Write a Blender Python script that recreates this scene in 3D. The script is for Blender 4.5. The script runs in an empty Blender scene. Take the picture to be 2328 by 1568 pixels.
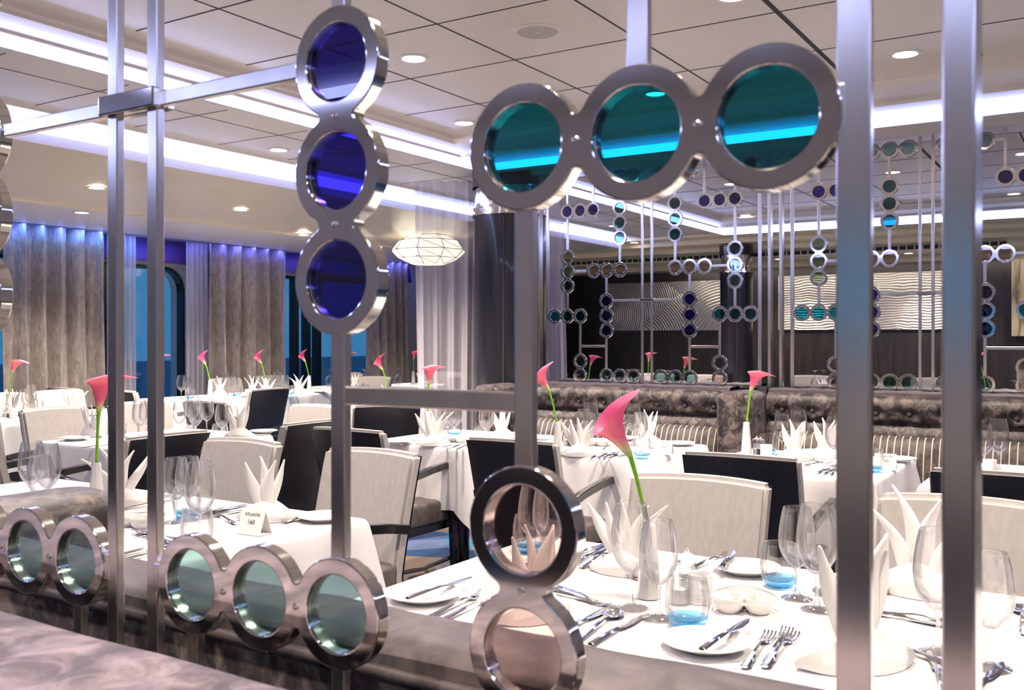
import bpy, bmesh, math, random
from math import sin, cos, pi, radians, hypot, atan2
from mathutils import Vector, Matrix
random.seed(7)
SC = bpy.context.scene
COL = SC.collection
# ------------------------------------------------------------------ camera, world, exposure
FPX, YAW, HOR, EYE = 2192.0, radians(32.26), 769.4, 1.32
cam = bpy.data.cameras.new('camera'); camo = bpy.data.objects.new('camera', cam); COL.objects.link(camo)
cam.sensor_width = 36; cam.lens = FPX/2328*36; cam.shift_y = -(784-HOR)/2328
cam.clip_start = .02; cam.clip_end = 3000
camo.location = (0, 0, EYE)
camo.rotation_euler = (radians(90), 0, YAW-radians(90))
cam.dof.use_dof = True; cam.dof.focus_distance = 3.2; cam.dof.aperture_fstop = 11
SC.camera = camo
w = bpy.data.worlds.new('dusk'); SC.world = w; w.use_nodes = True
bg = w.node_tree.nodes['Background']; bg.inputs[0].default_value = (.045, .20, .42, 1); bg.inputs[1].default_value = .55
SC.view_settings.view_transform = 'Standard'; SC.view_settings.look = 'None'
SC.view_settings.exposure = 0.95; SC.view_settings.gamma = 1
SC.view_settings.use_curve_mapping = False
cy = SC.cycles
cy.use_denoising = True
cy.max_bounces = 14; cy.diffuse_bounces = 4; cy.glossy_bounces = 5; cy.transmission_bounces = 12; cy.transparent_max_bounces = 40
cy.sample_clamp_indirect = 4; cy.caustics_reflective = False; cy.caustics_refractive = False
CF, SF = cos(YAW), sin(YAW)
def ray(px, py):
    u = (px-1164)/FPX; v = (HOR-py)/FPX
    return CF+SF*u, SF-CF*u, v
def G(px, py, z=.752):
    """where the sight line of a photo point meets the level z"""
    dx, dy, v = ray(px, py); t = (z-EYE)/v
    return dx*t, dy*t
def GD(px, t):
    dx, dy, v = ray(px, 0); return dx*t, dy*t
# ------------------------------------------------------------------ materials
MT = {}
def nodes(m): return m.node_tree.nodes, m.node_tree.links
def mat(name, base, rough=.5, metal=0., var=0., vscale=20., bump=0., bscale=200., coat=0., spec=.5, emis=None, estr=0., sheen=0., stretch=None):
    m = bpy.data.materials.new(name); m.use_nodes = True; N, L = nodes(m); b = N['Principled BSDF']
    b.inputs['Base Color'].default_value = (*base, 1); b.inputs['Roughness'].default_value = rough; b.inputs['Metallic'].default_value = metal
    b.inputs['Specular IOR Level'].default_value = spec; b.inputs['Coat Weight'].default_value = coat; b.inputs['Sheen Weight'].default_value = sheen
    if emis: b.inputs['Emission Color'].default_value = (*emis, 1); b.inputs['Emission Strength'].default_value = estr
    tc = N.new('ShaderNodeTexCoord'); mp = N.new('ShaderNodeMapping'); L.new(tc.outputs['Object'], mp.inputs[0])
    if stretch: mp.inputs['Scale'].default_value = stretch
    n = N.new('ShaderNodeTexNoise'); n.inputs['Scale'].default_value = vscale; n.inputs['Detail'].default_value = 4; L.new(mp.outputs[0], n.inputs['Vector'])
    r = N.new('ShaderNodeValToRGB'); L.new(n.outputs[0], r.inputs[0])
    r.color_ramp.elements[0].position = .35; r.color_ramp.elements[1].position = .65
    r.color_ramp.elements[0].color = (*[c*(1-var) for c in base], 1); r.color_ramp.elements[1].color = (*[min(1, c*(1+var)) for c in base], 1)
    L.new(r.outputs[0], b.inputs['Base Color'])
    if bump:
        n2 = N.new('ShaderNodeTexNoise'); n2.inputs['Scale'].default_value = bscale; L.new(mp.outputs[0], n2.inputs['Vector'])
        bp = N.new('ShaderNodeBump'); bp.inputs['Strength'].default_value = bump; bp.inputs['Distance'].default_value = .002; L.new(n2.outputs[0], bp.inputs['Height']); L.new(bp.outputs[0], b.inputs['Normal'])
    MT[name] = m; return m
def ramp(N, L, src, stops):
    r = N.new('ShaderNodeValToRGB'); cr = r.color_ramp
    while len(cr.elements) < len(stops): cr.elements.new(.5)
    for e, (p, c) in zip(cr.elements, stops): e.position = p; e.color = (*c, 1)
    L.new(src, r.inputs[0]); return r
mat('ceiling', (.83, .76, .68), .30, var=.015, vscale=2, spec=.35)
mat('ceiling_low', (.86, .77, .62), .26, var=.02, vscale=2, spec=.45)
mat('soffit', (.74, .71, .74), .4, var=.01)
mat('gold_ceiling', (.84, .72, .46), .3, var=.05, vscale=3, spec=.6)
mat('back_wall', (.72, .62, .50), .6, var=.04, vscale=3)
mat('seam', (.03, .028, .026), .7)
mat('speaker', (.42, .39, .36), .6, var=.05, vscale=300)
mat('white_trim', (.8, .78, .75), .4)
mat('chrome', (.86, .83, .79), .07, 1., var=.02)
mat('steel', (.80, .76, .71), .2, 1., var=.05, vscale=6, bump=.03, bscale=90, stretch=(8, 8, .6))
mat('cutlery', (.8, .8, .82), .08, 1.)
mat('cloth', (.74, .72, .74), .8, var=.015, vscale=8, bump=.08, bscale=700, spec=.15)
mat('napkin', (.74, .72, .71), .75, var=.01, bump=.1, bscale=900, spec=.1)
mat('china', (.72, .71, .69), .12, var=.01, coat=.5)
mat('paper', (.88, .86, .83), .6, var=.01)
mat('ink', (.08, .08, .09), .6)
mat('cream_leather', (.38, .355, .345), .5, var=.05, vscale=14, bump=.12, bscale=160, stretch=(5, 5, 1), spec=.3)
mat('black_leather', (.012, .012, .017), .42, var=.15, vscale=30, bump=.2, bscale=260, spec=.4)
mat('black_wood', (.012, .011, .012), .16, coat=.6)
mat('stitch', (.25, .22, .2), .8)
mat('dark_wall', (.022, .018, .017), .35, var=.35, vscale=6, bump=.1, bscale=40, stretch=(6, 6, .5))
mat('column', (.018, .017, .024), .22, var=.2, vscale=5, stretch=(5, 5, .2), coat=.2)
mat('wood_block', (.05, .04, .035), .4, var=.3)
mat('stem_green', (.16, .42, .015), .35, var=.1)
mat('spadix', (.85, .5, .02), .5)
mat('window_frame', (.55, .53, .55), .4)
mat('dark_frame', (.01, .012, .016), .25)
mat('blind', (.10, .06, .30), .45, var=.05)  # violet LED glow put into the base colour
mat('pepper', (.01, .01, .01), .6); mat('salt', (.85, .85, .83), .7)
mat('frosted', (.85, .84, .86), .5)
def emit(name, c, s):
    m = bpy.data.materials.new(name); m.use_nodes = True; N, L = nodes(m); N.remove(N['Principled BSDF'])
    e = N.new('ShaderNodeEmission'); e.inputs[0].default_value = (*c, 1); e.inputs[1].default_value = s; L.new(e.outputs[0], N['Material Output'].inputs[0]); MT[name] = m
emit('led_strip', (.46, .52, 1.), 6.)
emit('bulb', (1., .82, .6), 14.)
emit('lantern_paper', (1., .88, .66), 1.35)
def glassy(name, tint, edge, refl=.05, rough=.02, power=3., gcol=(1, 1, 1), rmax=.75):
    m = bpy.data.materials.new(name); m.use_nodes = True; N, L = nodes(m); N.remove(N['Principled BSDF'])
    lw = N.new('ShaderNodeLayerWeight'); lw.inputs[0].default_value = .5
    p = N.new('ShaderNodeMath'); p.operation = 'POWER'; p.inputs[1].default_value = power; L.new(lw.outputs['Facing'], p.inputs[0])
    mr = N.new('ShaderNodeMapRange'); mr.inputs['To Min'].default_value = refl; mr.inputs['To Max'].default_value = rmax; L.new(p.outputs[0], mr.inputs[0])
    r = ramp(N, L, p.outputs[0], [(0., tint), (1., edge)])
    t = N.new('ShaderNodeBsdfTransparent'); L.new(r.outputs[0], t.inputs[0])
    g = N.new('ShaderNodeBsdfGlossy'); g.inputs['Roughness'].default_value = rough; g.inputs[0].default_value = (*gcol, 1)
    x = N.new('ShaderNodeMixShader'); L.new(mr.outputs[0], x.inputs[0]); L.new(t.outputs[0], x.inputs[1]); L.new(g.outputs[0], x.inputs[2]); L.new(x.outputs[0], N['Material Output'].inputs[0])
    MT[name] = m
glassy('glass', (.985, .985, .99), (.42, .43, .48), .05, .005, power=3.)
def refr(name, tint, mixf):
    m = bpy.data.materials.new(name); m.use_nodes = True; N, L = nodes(m); N.remove(N['Principled BSDF'])
    g = N.new('ShaderNodeBsdfGlass'); g.inputs['IOR'].default_value = 1.47; g.inputs['Roughness'].default_value = 0; g.inputs[0].default_value = (*tint, 1)
    t = N.new('ShaderNodeBsdfTransparent'); t.inputs[0].default_value = (*tint, 1)
    lw = N.new('ShaderNodeLayerWeight'); lw.inputs[0].default_value = .5
    mr = N.new('ShaderNodeMapRange'); mr.inputs['To Min'].default_value = mixf; mr.inputs['To Max'].default_value = 1.; pw = N.new('ShaderNodeMath'); pw.operation = 'POWER'; pw.inputs[1].default_value = 1.6; L.new(lw.outputs['Facing'], pw.inputs[0]); L.new(pw.outputs[0], mr.inputs[0])
    x = N.new('ShaderNodeMixShader'); L.new(mr.outputs[0], x.inputs[0]); L.new(t.outputs[0], x.inputs[1]); L.new(g.outputs[0], x.inputs[2]); L.new(x.outputs[0], N['Material Output'].inputs[0]); MT[name] = m
glassy('glass_stem', (.96, .96, .97), (.22, .22, .27), .07, .005, power=2.)
glassy('blue_glass', (.50, .82, .97), (.10, .38, .75), .05)
glassy('pane', (.93, .96, .98), (.6, .7, .8), .05)
refr('glass', (.99, .99, .995), .10); refr('glass_stem', (.98, .98, .985), .3)
LENS = {'violet': (.11, .085, .48), 'navy': (.03, .05, .34), 'teal': (.035, .40, .48), 'pale': (.55, .72, .72), 'clear': (.86, .76, .74), 'green': (.02, .30, .34), 'grey': (.62, .72, .62)}
for k, c in LENS.items(): glassy('lens_'+k, c, tuple(v*.5 for v in c), .07, .01, 3., rmax=.6)
def sheer(name, c, a):
    m = bpy.data.materials.new(name); m.use_nodes = True; N, L = nodes(m); b = N['Principled BSDF']
    b.inputs['Base Color'].default_value = (*c, 1); b.inputs['Roughness'].default_value = .6; b.inputs['Alpha'].default_value = a
    tc = N.new('ShaderNodeTexCoord'); wv = N.new('ShaderNodeTexNoise'); wv.inputs['Scale'].default_value = 400; L.new(tc.outputs['Object'], wv.inputs['Vector'])
    mr = N.new('ShaderNodeMapRange'); mr.inputs['To Min'].default_value = a-.15; mr.inputs['To Max'].default_value = min(1, a+.15); L.new(wv.outputs[0], mr.inputs[0]); L.new(mr.outputs[0], b.inputs['Alpha']); MT[name] = m
sheer('sheer', (.80, .76, .82), .36)
def velvet(name, dark, light, scale=9., lo=.45, hi=.62, rough=.5, stretch=None, stripes=None):
    m = bpy.data.materials.new(name); m.use_nodes = True; N, L = nodes(m); b = N['Principled BSDF']
    tc = N.new('ShaderNodeTexCoord'); mp = N.new('ShaderNodeMapping'); L.new(tc.outputs['Object'], mp.inputs[0])
    if stretch: mp.inputs['Scale'].default_value = stretch
    n = N.new('ShaderNodeTexNoise'); n.inputs['Scale'].default_value = scale; n.inputs['Detail'].default_value = 8; n.inputs['Roughness'].default_value = .72; n.inputs['Distortion'].default_value = .6; L.new(mp.outputs[0], n.inputs['Vector'])
    r = ramp(N, L, n.outputs[0], [(lo, dark), (hi, light)]); out = r.outputs[0]
    if stripes:
        wv = N.new('ShaderNodeTexWave'); wv.bands_direction = 'Y'; wv.inputs['Scale'].default_value = stripes[0]; L.new(tc.outputs['Object'], wv.inputs['Vector'])
        r2 = ramp(N, L, wv.outputs[0], [(.93, (0, 0, 0)), (.97, (1, 1, 1))])
        mx = N.new('ShaderNodeMix'); mx.data_type = 'RGBA'; L.new(r2.outputs[0], mx.inputs['Factor']); L.new(out, mx.inputs['A']); mx.inputs['B'].default_value = (*stripes[1], 1); out = mx.outputs['Result']
    L.new(out, b.inputs['Base Color']); b.inputs['Roughness'].default_value = rough; b.inputs['Sheen Weight'].default_value = .35; b.inputs['Sheen Roughness'].default_value = .4
    b.inputs['Sheen Tint'].default_value = (.75, .7, .8, 1)
    bp = N.new('ShaderNodeBump'); bp.inputs['Strength'].default_value = .25; bp.inputs['Distance'].default_value = .004; L.new(n.outputs[0], bp.inputs['Height']); L.new(bp.outputs[0], b.inputs['Normal'])
    MT[name] = m
velvet('velvet', (.016, .011, .013), (.15, .115, .108), 17, .46, .60)
velvet('velvet_roll', (.030, .021, .025), (.105, .078, .084), 12, .38, .68, .55)
velvet('velvet_front', (.055, .038, .05), (.27, .21, .25), 14, .42, .66, .5)
velvet('pillow', (.035, .024, .022), (.13, .10, .09), 20, .4, .7, .55, stripes=(8, (.62, .55, .5)))
velvet('curtain', (.20, .17, .16), (.50, .45, .43), 9, .3, .7, .38, stretch=(3, 3, 1))
velvet('seat_stripe', (.035, .026, .026), (.15, .12, .11), 14, .4, .66, .6, stretch=(1, 14, 1))
# carpet
m = bpy.data.materials.new('carpet'); m.use_nodes = True; N, L = nodes(m); b = N['Principled BSDF']
tc = N.new('ShaderNodeTexCoord'); vo = N.new('ShaderNodeTexVoronoi'); vo.inputs['Scale'].default_value = 3.2; L.new(tc.outputs['Object'], vo.inputs['Vector'])
sep = N.new('ShaderNodeSeparateColor'); L.new(vo.outputs['Color'], sep.inputs[0])
r = ramp(N, L, sep.outputs[0], [(0., (.01, .05, .16)), (.25, (.03, .18, .34)), (.45, (.12, .05, .12)), (.6, (.22, .16, .13)), (.8, (.02, .10, .28)), (.95, (.10, .14, .30))]); r.color_ramp.interpolation = 'CONSTANT'
nz = N.new('ShaderNodeTexNoise'); nz.inputs['Scale'].default_value = 260; L.new(tc.outputs['Object'], nz.inputs['Vector'])
mx = N.new('ShaderNodeMix'); mx.data_type = 'RGBA'; mx.blend_type = 'MULTIPLY'; mx.inputs['Factor'].default_value = .5; L.new(r.outputs[0], mx.inputs['A']); L.new(nz.outputs[0], mx.inputs['B']); L.new(mx.outputs['Result'], b.inputs['Base Color']); b.inputs['Roughness'].default_value = .95; MT['carpet'] = m
# flower: pink with paler green throat at the base
m = bpy.data.materials.new('calla'); m.use_nodes = True; N, L = nodes(m); b = N['Principled BSDF']
tc = N.new('ShaderNodeTexCoord'); sp = N.new('ShaderNodeSeparateXYZ'); L.new(tc.outputs['Generated'], sp.inputs[0])
r = ramp(N, L, sp.outputs[2], [(0., (.20, .42, .03)), (.12, (.50, .45, .25)), (.3, (.60, .09, .22)), (.7, (.46, .025, .16)), (1., (.62, .12, .24))]); L.new(r.outputs[0], b.inputs['Base Color']); b.inputs['Roughness'].default_value = .55; b.inputs['Subsurface Weight'].default_value = .15; MT['calla'] = m
# art: silver relief, swirls or waves
def art(name, kind):
    m = bpy.data.materials.new(name); m.use_nodes = True; N, L = nodes(m); b = N['Principled BSDF']
    tc = N.new('ShaderNodeTexCoord'); wv = N.new('ShaderNodeTexWave')
    if kind == 'swirl':
        vo = N.new('ShaderNodeTexVoronoi'); vo.inputs['Scale'].default_value = .9; L.new(tc.outputs['Object'], vo.inputs['Vector'])
        s = N.new('ShaderNodeMath'); s.operation = 'SINE'; k = N.new('ShaderNodeMath'); k.operation = 'MULTIPLY'; k.inputs[1].default_value = 210; L.new(vo.outputs['Distance'], k.inputs[0]); L.new(k.outputs[0], s.inputs[0]); h = s.outputs[0]
    else:
        wv.bands_direction = 'Z'; wv.inputs['Scale'].default_value = 9; wv.inputs['Distortion'].default_value = 9; wv.inputs['Detail Scale'].default_value = .35; L.new(tc.outputs['Object'], wv.inputs['Vector']); h = wv.outputs[0]
    bp = N.new('ShaderNodeBump'); bp.inputs['Strength'].default_value = .5; bp.inputs['Distance'].default_value = .008; L.new(h, bp.inputs['Height']); L.new(bp.outputs[0], b.inputs['Normal'])
    b.inputs['Base Color'].default_value = (.60, .57, .54, 1); b.inputs['Metallic'].default_value = .75; b.inputs['Roughness'].default_value = .38; MT[name] = m
art('art_swirl', 'swirl'); art('art_wave', 'wave')
m = bpy.data.materials.new('stone'); m.use_nodes = True; N, L = nodes(m); b = N['Principled BSDF']
tc = N.new('ShaderNodeTexCoord'); mp = N.new('ShaderNodeMapping'); mp.inputs['Scale'].default_value = (3, 3, .6); L.new(tc.outputs['Object'], mp.inputs[0]); n = N.new('ShaderNodeTexNoise'); n.inputs['Scale'].default_value = 3; n.inputs['Detail'].default_value = 9; n.inputs['Distortion'].default_value = 1.5; L.new(mp.outputs[0], n.inputs['Vector'])
r = ramp(N, L, n.outputs[0], [(.35, (.10, .085, .06)), (.5, (.30, .25, .17)), (.7, (.42, .36, .26))]); L.new(r.outputs[0], b.inputs['Base Color']); b.inputs['Roughness'].default_value = .3; MT['stone'] = m
mat('sea', (.012, .05, .16), .5, var=.2, vscale=.05)
# ------------------------------------------------------------------ mesh helpers
class MB:
    def __init__(s): s.bm = bmesh.new()
    def poly(s, pts): 
        try: return s.bm.faces.new([s.bm.verts.new(p) for p in pts])
        except ValueError: pass
    def box(s, x0, x1, y0, y1, z0, z1, bev=0, seg=2):
        r = bmesh.ops.create_cube(s.bm, size=1); vs = r['verts']
        for v in vs: v.co = Vector(((x0+x1)/2+v.co.x*(x1-x0), (y0+y1)/2+v.co.y*(y1-y0), (z0+z1)/2+v.co.z*(z1-z0)))
        if bev:
            es = list({e for v in vs for e in v.link_edges}); bmesh.ops.bevel(s.bm, geom=es, offset=bev, segments=seg, affect='EDGES', profile=.5)
        return s
    def lathe(s, prof, seg=32, c=(0, 0, 0), sq=None):
        rings = []
        for r_, z in prof:
            if r_ < 1e-6: rings.append([s.bm.verts.new((c[0], c[1], c[2]+z))])
            else: rings.append([s.bm.verts.new((c[0]+r_*cos(2*pi*k/seg), c[1]+r_*sin(2*pi*k/seg), c[2]+z)) for k in range(seg)])
        for a, b_ in zip(rings, rings[1:]):
            for k in range(seg):
                k2 = (k+1) % seg
                if len(a) == 1 and len(b_) == 1: continue
                if len(a) == 1: s.bm.faces.new((a[0], b_[k], b_[k2])[::-1])
                elif len(b_) == 1: s.bm.faces.new((a[k], a[k2], b_[0]))
                else: s.bm.faces.new((a[k], a[k2], b_[k2], b_[k]))
        return s
    def grid(s, fn, nu, nv, closeu=False):
        V = [[s.bm.verts.new(fn(i/nu, j/nv)) for j in range(nv+1)] for i in range(nu+(0 if closeu else 1))]
        n = len(V)
        for i in range(nu):
            for j in range(nv):
                a, b_ = V[i], V[(i+1) % n]
                s.bm.faces.new((a[j], b_[j], b_[j+1], a[j+1]))
        return V
    def tube(s, pts, rad, seg=8, cap=True, flat=1.):
        pts = [Vector(p) for p in pts]; n = len(pts); rings = []
        rad = rad if isinstance(rad, (list, tuple)) else [rad]*n
        up = Vector((0, 0, 1))
        for i, p in enumerate(pts):
            d = (pts[min(i+1, n-1)]-pts[max(i-1, 0)]).normalized()
            a = d.cross(up); 
            if a.length < .05: a = d.cross(Vector((1, 0, 0)))
            a.normalize(); b_ = a.cross(d).normalized()
            rings.append([s.bm.verts.new(p+a*rad[i]*cos(2*pi*k/seg)+b_*rad[i]*flat*sin(2*pi*k/seg)) for k in range(seg)])
        for A, B in zip(rings, rings[1:]):
            for k in range(seg): s.bm.faces.new((A[k], A[(k+1) % seg], B[(k+1) % seg], B[k]))
        if cap: s.bm.faces.new(rings[0][::-1]); s.bm.faces.new(rings[-1])
        return s
    def loft(s, secs, cap=True):
        R = [[s.bm.verts.new(p) for p in q] for q in secs]; n = len(R[0])
        for A, B in zip(R, R[1:]):
            for k in range(n): s.bm.faces.new((A[k], A[(k+1) % n], B[(k+1) % n], B[k]))
        if cap: s.bm.faces.new(R[0][::-1]); s.bm.faces.new(R[-1])
        return s
    def mesh(s, name, mtl, smooth=True, fix=True, ang=38):
        if fix: bmesh.ops.recalc_face_normals(s.bm, faces=s.bm.faces)
        me = bpy.data.meshes.new(name); s.bm.to_mesh(me); s.bm.free(); me.materials.append(MT[mtl])
        if smooth:
            me.shade_smooth()
            me.set_sharp_from_angle(angle=radians(ang))
        return me
    def obj(s, name, mtl, parent=None, smooth=True, loc=None, mods=(), ang=38):
        return ob(name, s.mesh(name, mtl, smooth, ang=ang), parent, loc, mods=mods)
def ob(name, me, parent=None, loc=None, rot=None, mods=()):
    o = bpy.data.objects.new(name, me); COL.objects.link(o); o.parent = parent
    if loc: o.location = loc
    if rot: o.rotation_euler = rot
    for k in mods:
        if k[0] == 'sub': q = o.modifiers.new('s', 'SUBSURF'); q.levels = q.render_levels = k[1]
        if k[0] == 'sol': q = o.modifiers.new('t', 'SOLIDIFY'); q.thickness = k[1]; q.offset = 0
        if k[0] == 'bev': q = o.modifiers.new('b', 'BEVEL'); q.width = k[1]; q.segments = 2
    return o
def tag(o, label, cat, group=None):
    o['label'] = label; o['category'] = cat
    if group: o['group'] = group
    return o
def thing(name, label, cat, loc=(0, 0, 0), rz=0, group=None):
    o = bpy.data.objects.new(name, None); COL.objects.link(o); o.location = loc; o.rotation_euler = (0, 0, rz); o.empty_display_size = .1
    return tag(o, label, cat, group)
def struct(o): o['kind'] = 'structure'; return o
def dup(root, loc, rz, label, group=None, sc=None):
    def cp(o, par):
        c = o.copy(); COL.objects.link(c); c.parent = par
        for k in KIDS.get(o.name, ()): cp(k, c)
        return c
    r = cp(root, None); r.location = loc; r.rotation_euler = (0, 0, rz); r['label'] = label
    if group: r['group'] = group
    elif 'group' in r.keys(): del r['group']
    if sc: r.scale = sc
    return r
KIDS = {}
def index_kids(root):
    def rec(o):
        KIDS[o.name] = list(o.children)
        for k in o.children: rec(k)
    rec(root)
PROTO = {}
def place(kind, loc, rz=0, label='', group=None, sc=None):
    """first use moves the prototype itself, later ones copy it with its parts"""
    p, used = PROTO[kind]
    if len(loc) == 2: loc = (loc[0], loc[1], .752)
    if not used:
        PROTO[kind][1] = True; p.location = loc; p.rotation_euler = (0, 0, rz); p['label'] = label
        if group: p['group'] = group
        if sc: p.scale = sc
        return p
    return dup(p, loc, rz, label, group, sc if sc else (1, 1, 1))
def proto(kind, root):
    index_kids(root); PROTO[kind] = [root, False]
# ------------------------------------------------------------------ room shell
XW, YW, XB, YB = 13.4, 9.05, -3.2, -3.4
ZC, Z2, Z3, Z4 = 2.68, 2.60, 2.475, 2.42
struct(MB().box(XB, XW, YB, YW, -.1, 0).obj('floor', 'carpet', smooth=False))
def rect_band(x0, x1, y0, y1, prof):
    """ring of stepped ceiling profile: prof = list of (outset, z)"""
    q = MB(); R = []
    for d, dd, z in prof: R.append([q.bm.verts.new(p) for p in ((x0-dd, y0-dd, z), (x1+dd, y0-dd, z), (x1+dd, y1+d, z), (x0-dd, y1+d, z))])
    for A, B in zip(R, R[1:]):
        for k in range(4): q.bm.faces.new((A[k], A[(k+1) % 4], B[(k+1) % 4], B[k]))
    return q
# trays: (x0,x1,y0,y1)
T1 = (-1.6, 5.25, -1.9, 3.78); T2 = (6.95, 10.4, -1.9, 3.78)
MB().box(XB, XW, YB, YW, 2.9, 3.0).obj('ceiling', 'ceiling', smooth=False)['kind'] = 'structure'
for n, T in enumerate((T1, T2)):
    x0, x1, y0, y1 = T
    q = MB(); q.box(x0-.02, x1+.02, y0-.02, y1+.02, ZC, ZC+.03); struct(q.obj('ceiling_panel', 'ceiling', smooth=False))
    q = MB()
    sx = [3.351+.634*i for i in range(-14, 20)]; sy = [2.50+.6457*j for j in range(-8, 4)]
    for x in sx:
        if x0+.05 < x < x1-.05: q.box(x-.004, x+.004, y0, y1-.10, ZC-.0015, ZC+.001)
    for y in sy:
        if y0+.1 < y < y1-.1:
            wd = .011 if abs(y-(2.50-2*.6457)) < .01 or abs(y-(2.5-4*.6457)) < .01 else .0045
            q.box(x0, x1-.12, y-wd, y+wd, ZC-.0015, ZC+.001)
    struct(q.obj('trim_1' if n == 0 else 'trim_2', 'seam', smooth=False))
    q = rect_band(x0, x1, y0, y1, [(0, 0, ZC+.01), (0, 0, 2.655), (.02, .02, 2.648), (.02, .05, 2.632), (.19, .34, 2.618), (.19, .36, 2.606), (.21, .64, 2.603)])
    struct(q.obj('trim_3' if n == 0 else 'trim_4', 'ceiling', smooth=False))
    q = rect_band(x0, x1, y0, y1, [(.21, .64, 2.603), (.22, .66, 2.553)])
    st = q.obj('led_strip', 'led_strip', smooth=False); tag(st, 'blue-white glowing light strip around the %s ceiling tray' % ('near' if n == 0 else 'far'), 'light strip')
    q = rect_band(x0, x1, y0, y1, [(.22, .66, 2.553), (.24, .74, 2.548), (.245, .745, 2.60)])
    struct(q.obj('trim_5' if n == 0 else 'trim_6', 'soffit', smooth=False))
# lower ceilings around the trays
q = MB(); q.box(T1[1]+.745, T2[0]-.745, YB, 4.0, 2.597, 2.62); q.box(XB, T1[0]-.745, YB, 4.0, 2.597, 2.62); q.box(T1[0]-.75, T1[1]+.75, YB, T1[2]-.745, 2.597, 2.62); q.box(T2[1]+.745, 11.2, YB, 4.0, 2.597, 2.62); q.box(T2[0]-.75, T2[1]+.75, YB, T2[2]-.745, 2.597, 2.62)
struct(q.obj('ceiling_soffit', 'ceiling', smooth=False))
q = MB(); q.box(XB, 11.2, 4.02, 5.07, Z2, Z2+.02)
struct(q.obj('ceiling_side_panel', 'ceiling', smooth=False))
q = MB()
for x in [3.08+.634*i for i in range(-8, 12)]: q.box(x-.003, x+.003, 4.23, 5.04, Z2-.0015, Z2+.001)
q.box(XB, 11., 4.475, 4.481, Z2-.0015, Z2+.001)
struct(q.obj('trim_7', 'seam', smooth=False))
def strip_x(name, pts, mtl, x0=XB, x1=11.2):
    q = MB()
    for (ya, za), (yb, zb) in zip(pts, pts[1:]): q.poly([(x0, ya, za), (x1, ya, za), (x1, yb, zb), (x0, yb, zb)])
    return q.obj(name, mtl, smooth=False)
struct(strip_x('trim_8', [(5.07, Z2), (5.09, 2.585), (5.33, 2.60)], 'ceiling'))
tag(strip_x('led_strip', [(5.33, 2.60), (5.41, 2.535)], 'led_strip'), 'wide blue-white light cove running above the window aisle', 'light strip')
struct(strip_x('trim_9', [(5.41, 2.535), (5.42, Z3)], 'soffit'))
struct(strip_x('ceiling_low', [(5.42, Z3), (6.4, 2.45), (7.4, 2.425), (7.4, Z4-.01)], 'ceiling_low', x1=11.2))
struct(strip_x('ceiling_window_soffit', [(7.4, Z4-.01), (8.72, Z4-.01), (8.72, Z4+.05)], 'soffit', x1=13.4))
# golden stepped ceiling before the far wall
q = MB(); pr = [(11.2, 2.597), (11.2, 2.56), (11.5, 2.56), (11.5, 2.50), (11.9, 2.50), (11.9, 2.44), (12.3, 2.44), (12.3, 2.37), (13.0, 2.37), (13.0, 2.30), (XW, 2.30)]
for (xa, za), (xb, zb) in zip(pr, pr[1:]): q.poly([(xa, YB, za), (xa, 7.4, za), (xb, 7.4, zb), (xb, YB, zb)])
struct(q.obj('ceiling_far', 'gold_ceiling', smooth=False))
q = MB()
for k in range(66): q.box(12.29, 12.299, 1.1+k*.09, 1.17+k*.09, 2.385, 2.43)
tag(q.obj('air_grille', 'seam', smooth=False), 'long slotted air grille under the golden ceiling step', 'air grille')
# walls
struct(MB().box(XW, XW+.1, YB, 9.2, 0, 3).obj('wall_far', 'dark_wall', smooth=False))
q = MB(); q.box(XB-.1, XB, YB, 9.2, 1.78, 3)
for a, b_ in ((YB, .3), (1.9, 9.2)): q.box(XB-.1, XB, a, b_, .65, 1.78)
q.box(XB-.1, XB, .3, 1.9, .65, 1.34)  # unseen gap left open so blue dusk reflects in the near screen
struct(q.obj('wall_back', 'back_wall', smooth=False)); struct(MB().box(XB-.1, XB, YB, 9.2, 0, .65).obj('trim_11', 'dark_wall', smooth=False))  # dark base added out of view to darken low reflections in the metal
struct(MB().box(XB, XW, YB-.1, YB, 0, 3).obj('wall_right', 'back_wall', smooth=False))
struct(MB().box(12.0, 12.1, 7.32, 9.0, 0, 2.9).obj('wall_divider', 'dark_wall', smooth=False))
# window wall with rounded openings
q = MB()
wins = [(4.2, 7.41), (8.6, 11.2), (-2.4, 2.6)]
segs = [(XB, -2.4), (2.6, 4.2), (7.41, 8.6), (11.2, XW)]
for a, b_ in segs: q.box(a, b_, YW, YW+.35, 0, 2.8)
for a, b_ in wins:
    q.box(a, b_, YW, YW+.35, 2.137, 2.8); q.box(a, b_, YW, YW+.35, 0, .45)
    for cx, sgn in ((a, 1), (b_, -1)):      # rounded upper corners
        R = .28; pts = [(cx, 2.137)]+[(cx+sgn*(R-R*cos(t)), 2.137-R+R*sin(t)) for t in [pi/2*k/10 for k in range(11)]][::-1]
        A = [q.bm.verts.new((x, YW, z)) for x, z in pts]; B = [q.bm.verts.new((x, YW+.35, z)) for x, z in pts]
        q.bm.faces.new(A); q.bm.faces.new(B[::-1])
        for k in range(len(pts)): q.bm.faces.new((A[k], A[(k+1) % len(pts)], B[(k+1) % len(pts)], B[k]))
struct(q.obj('wall_window', 'window_frame', smooth=False))
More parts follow.
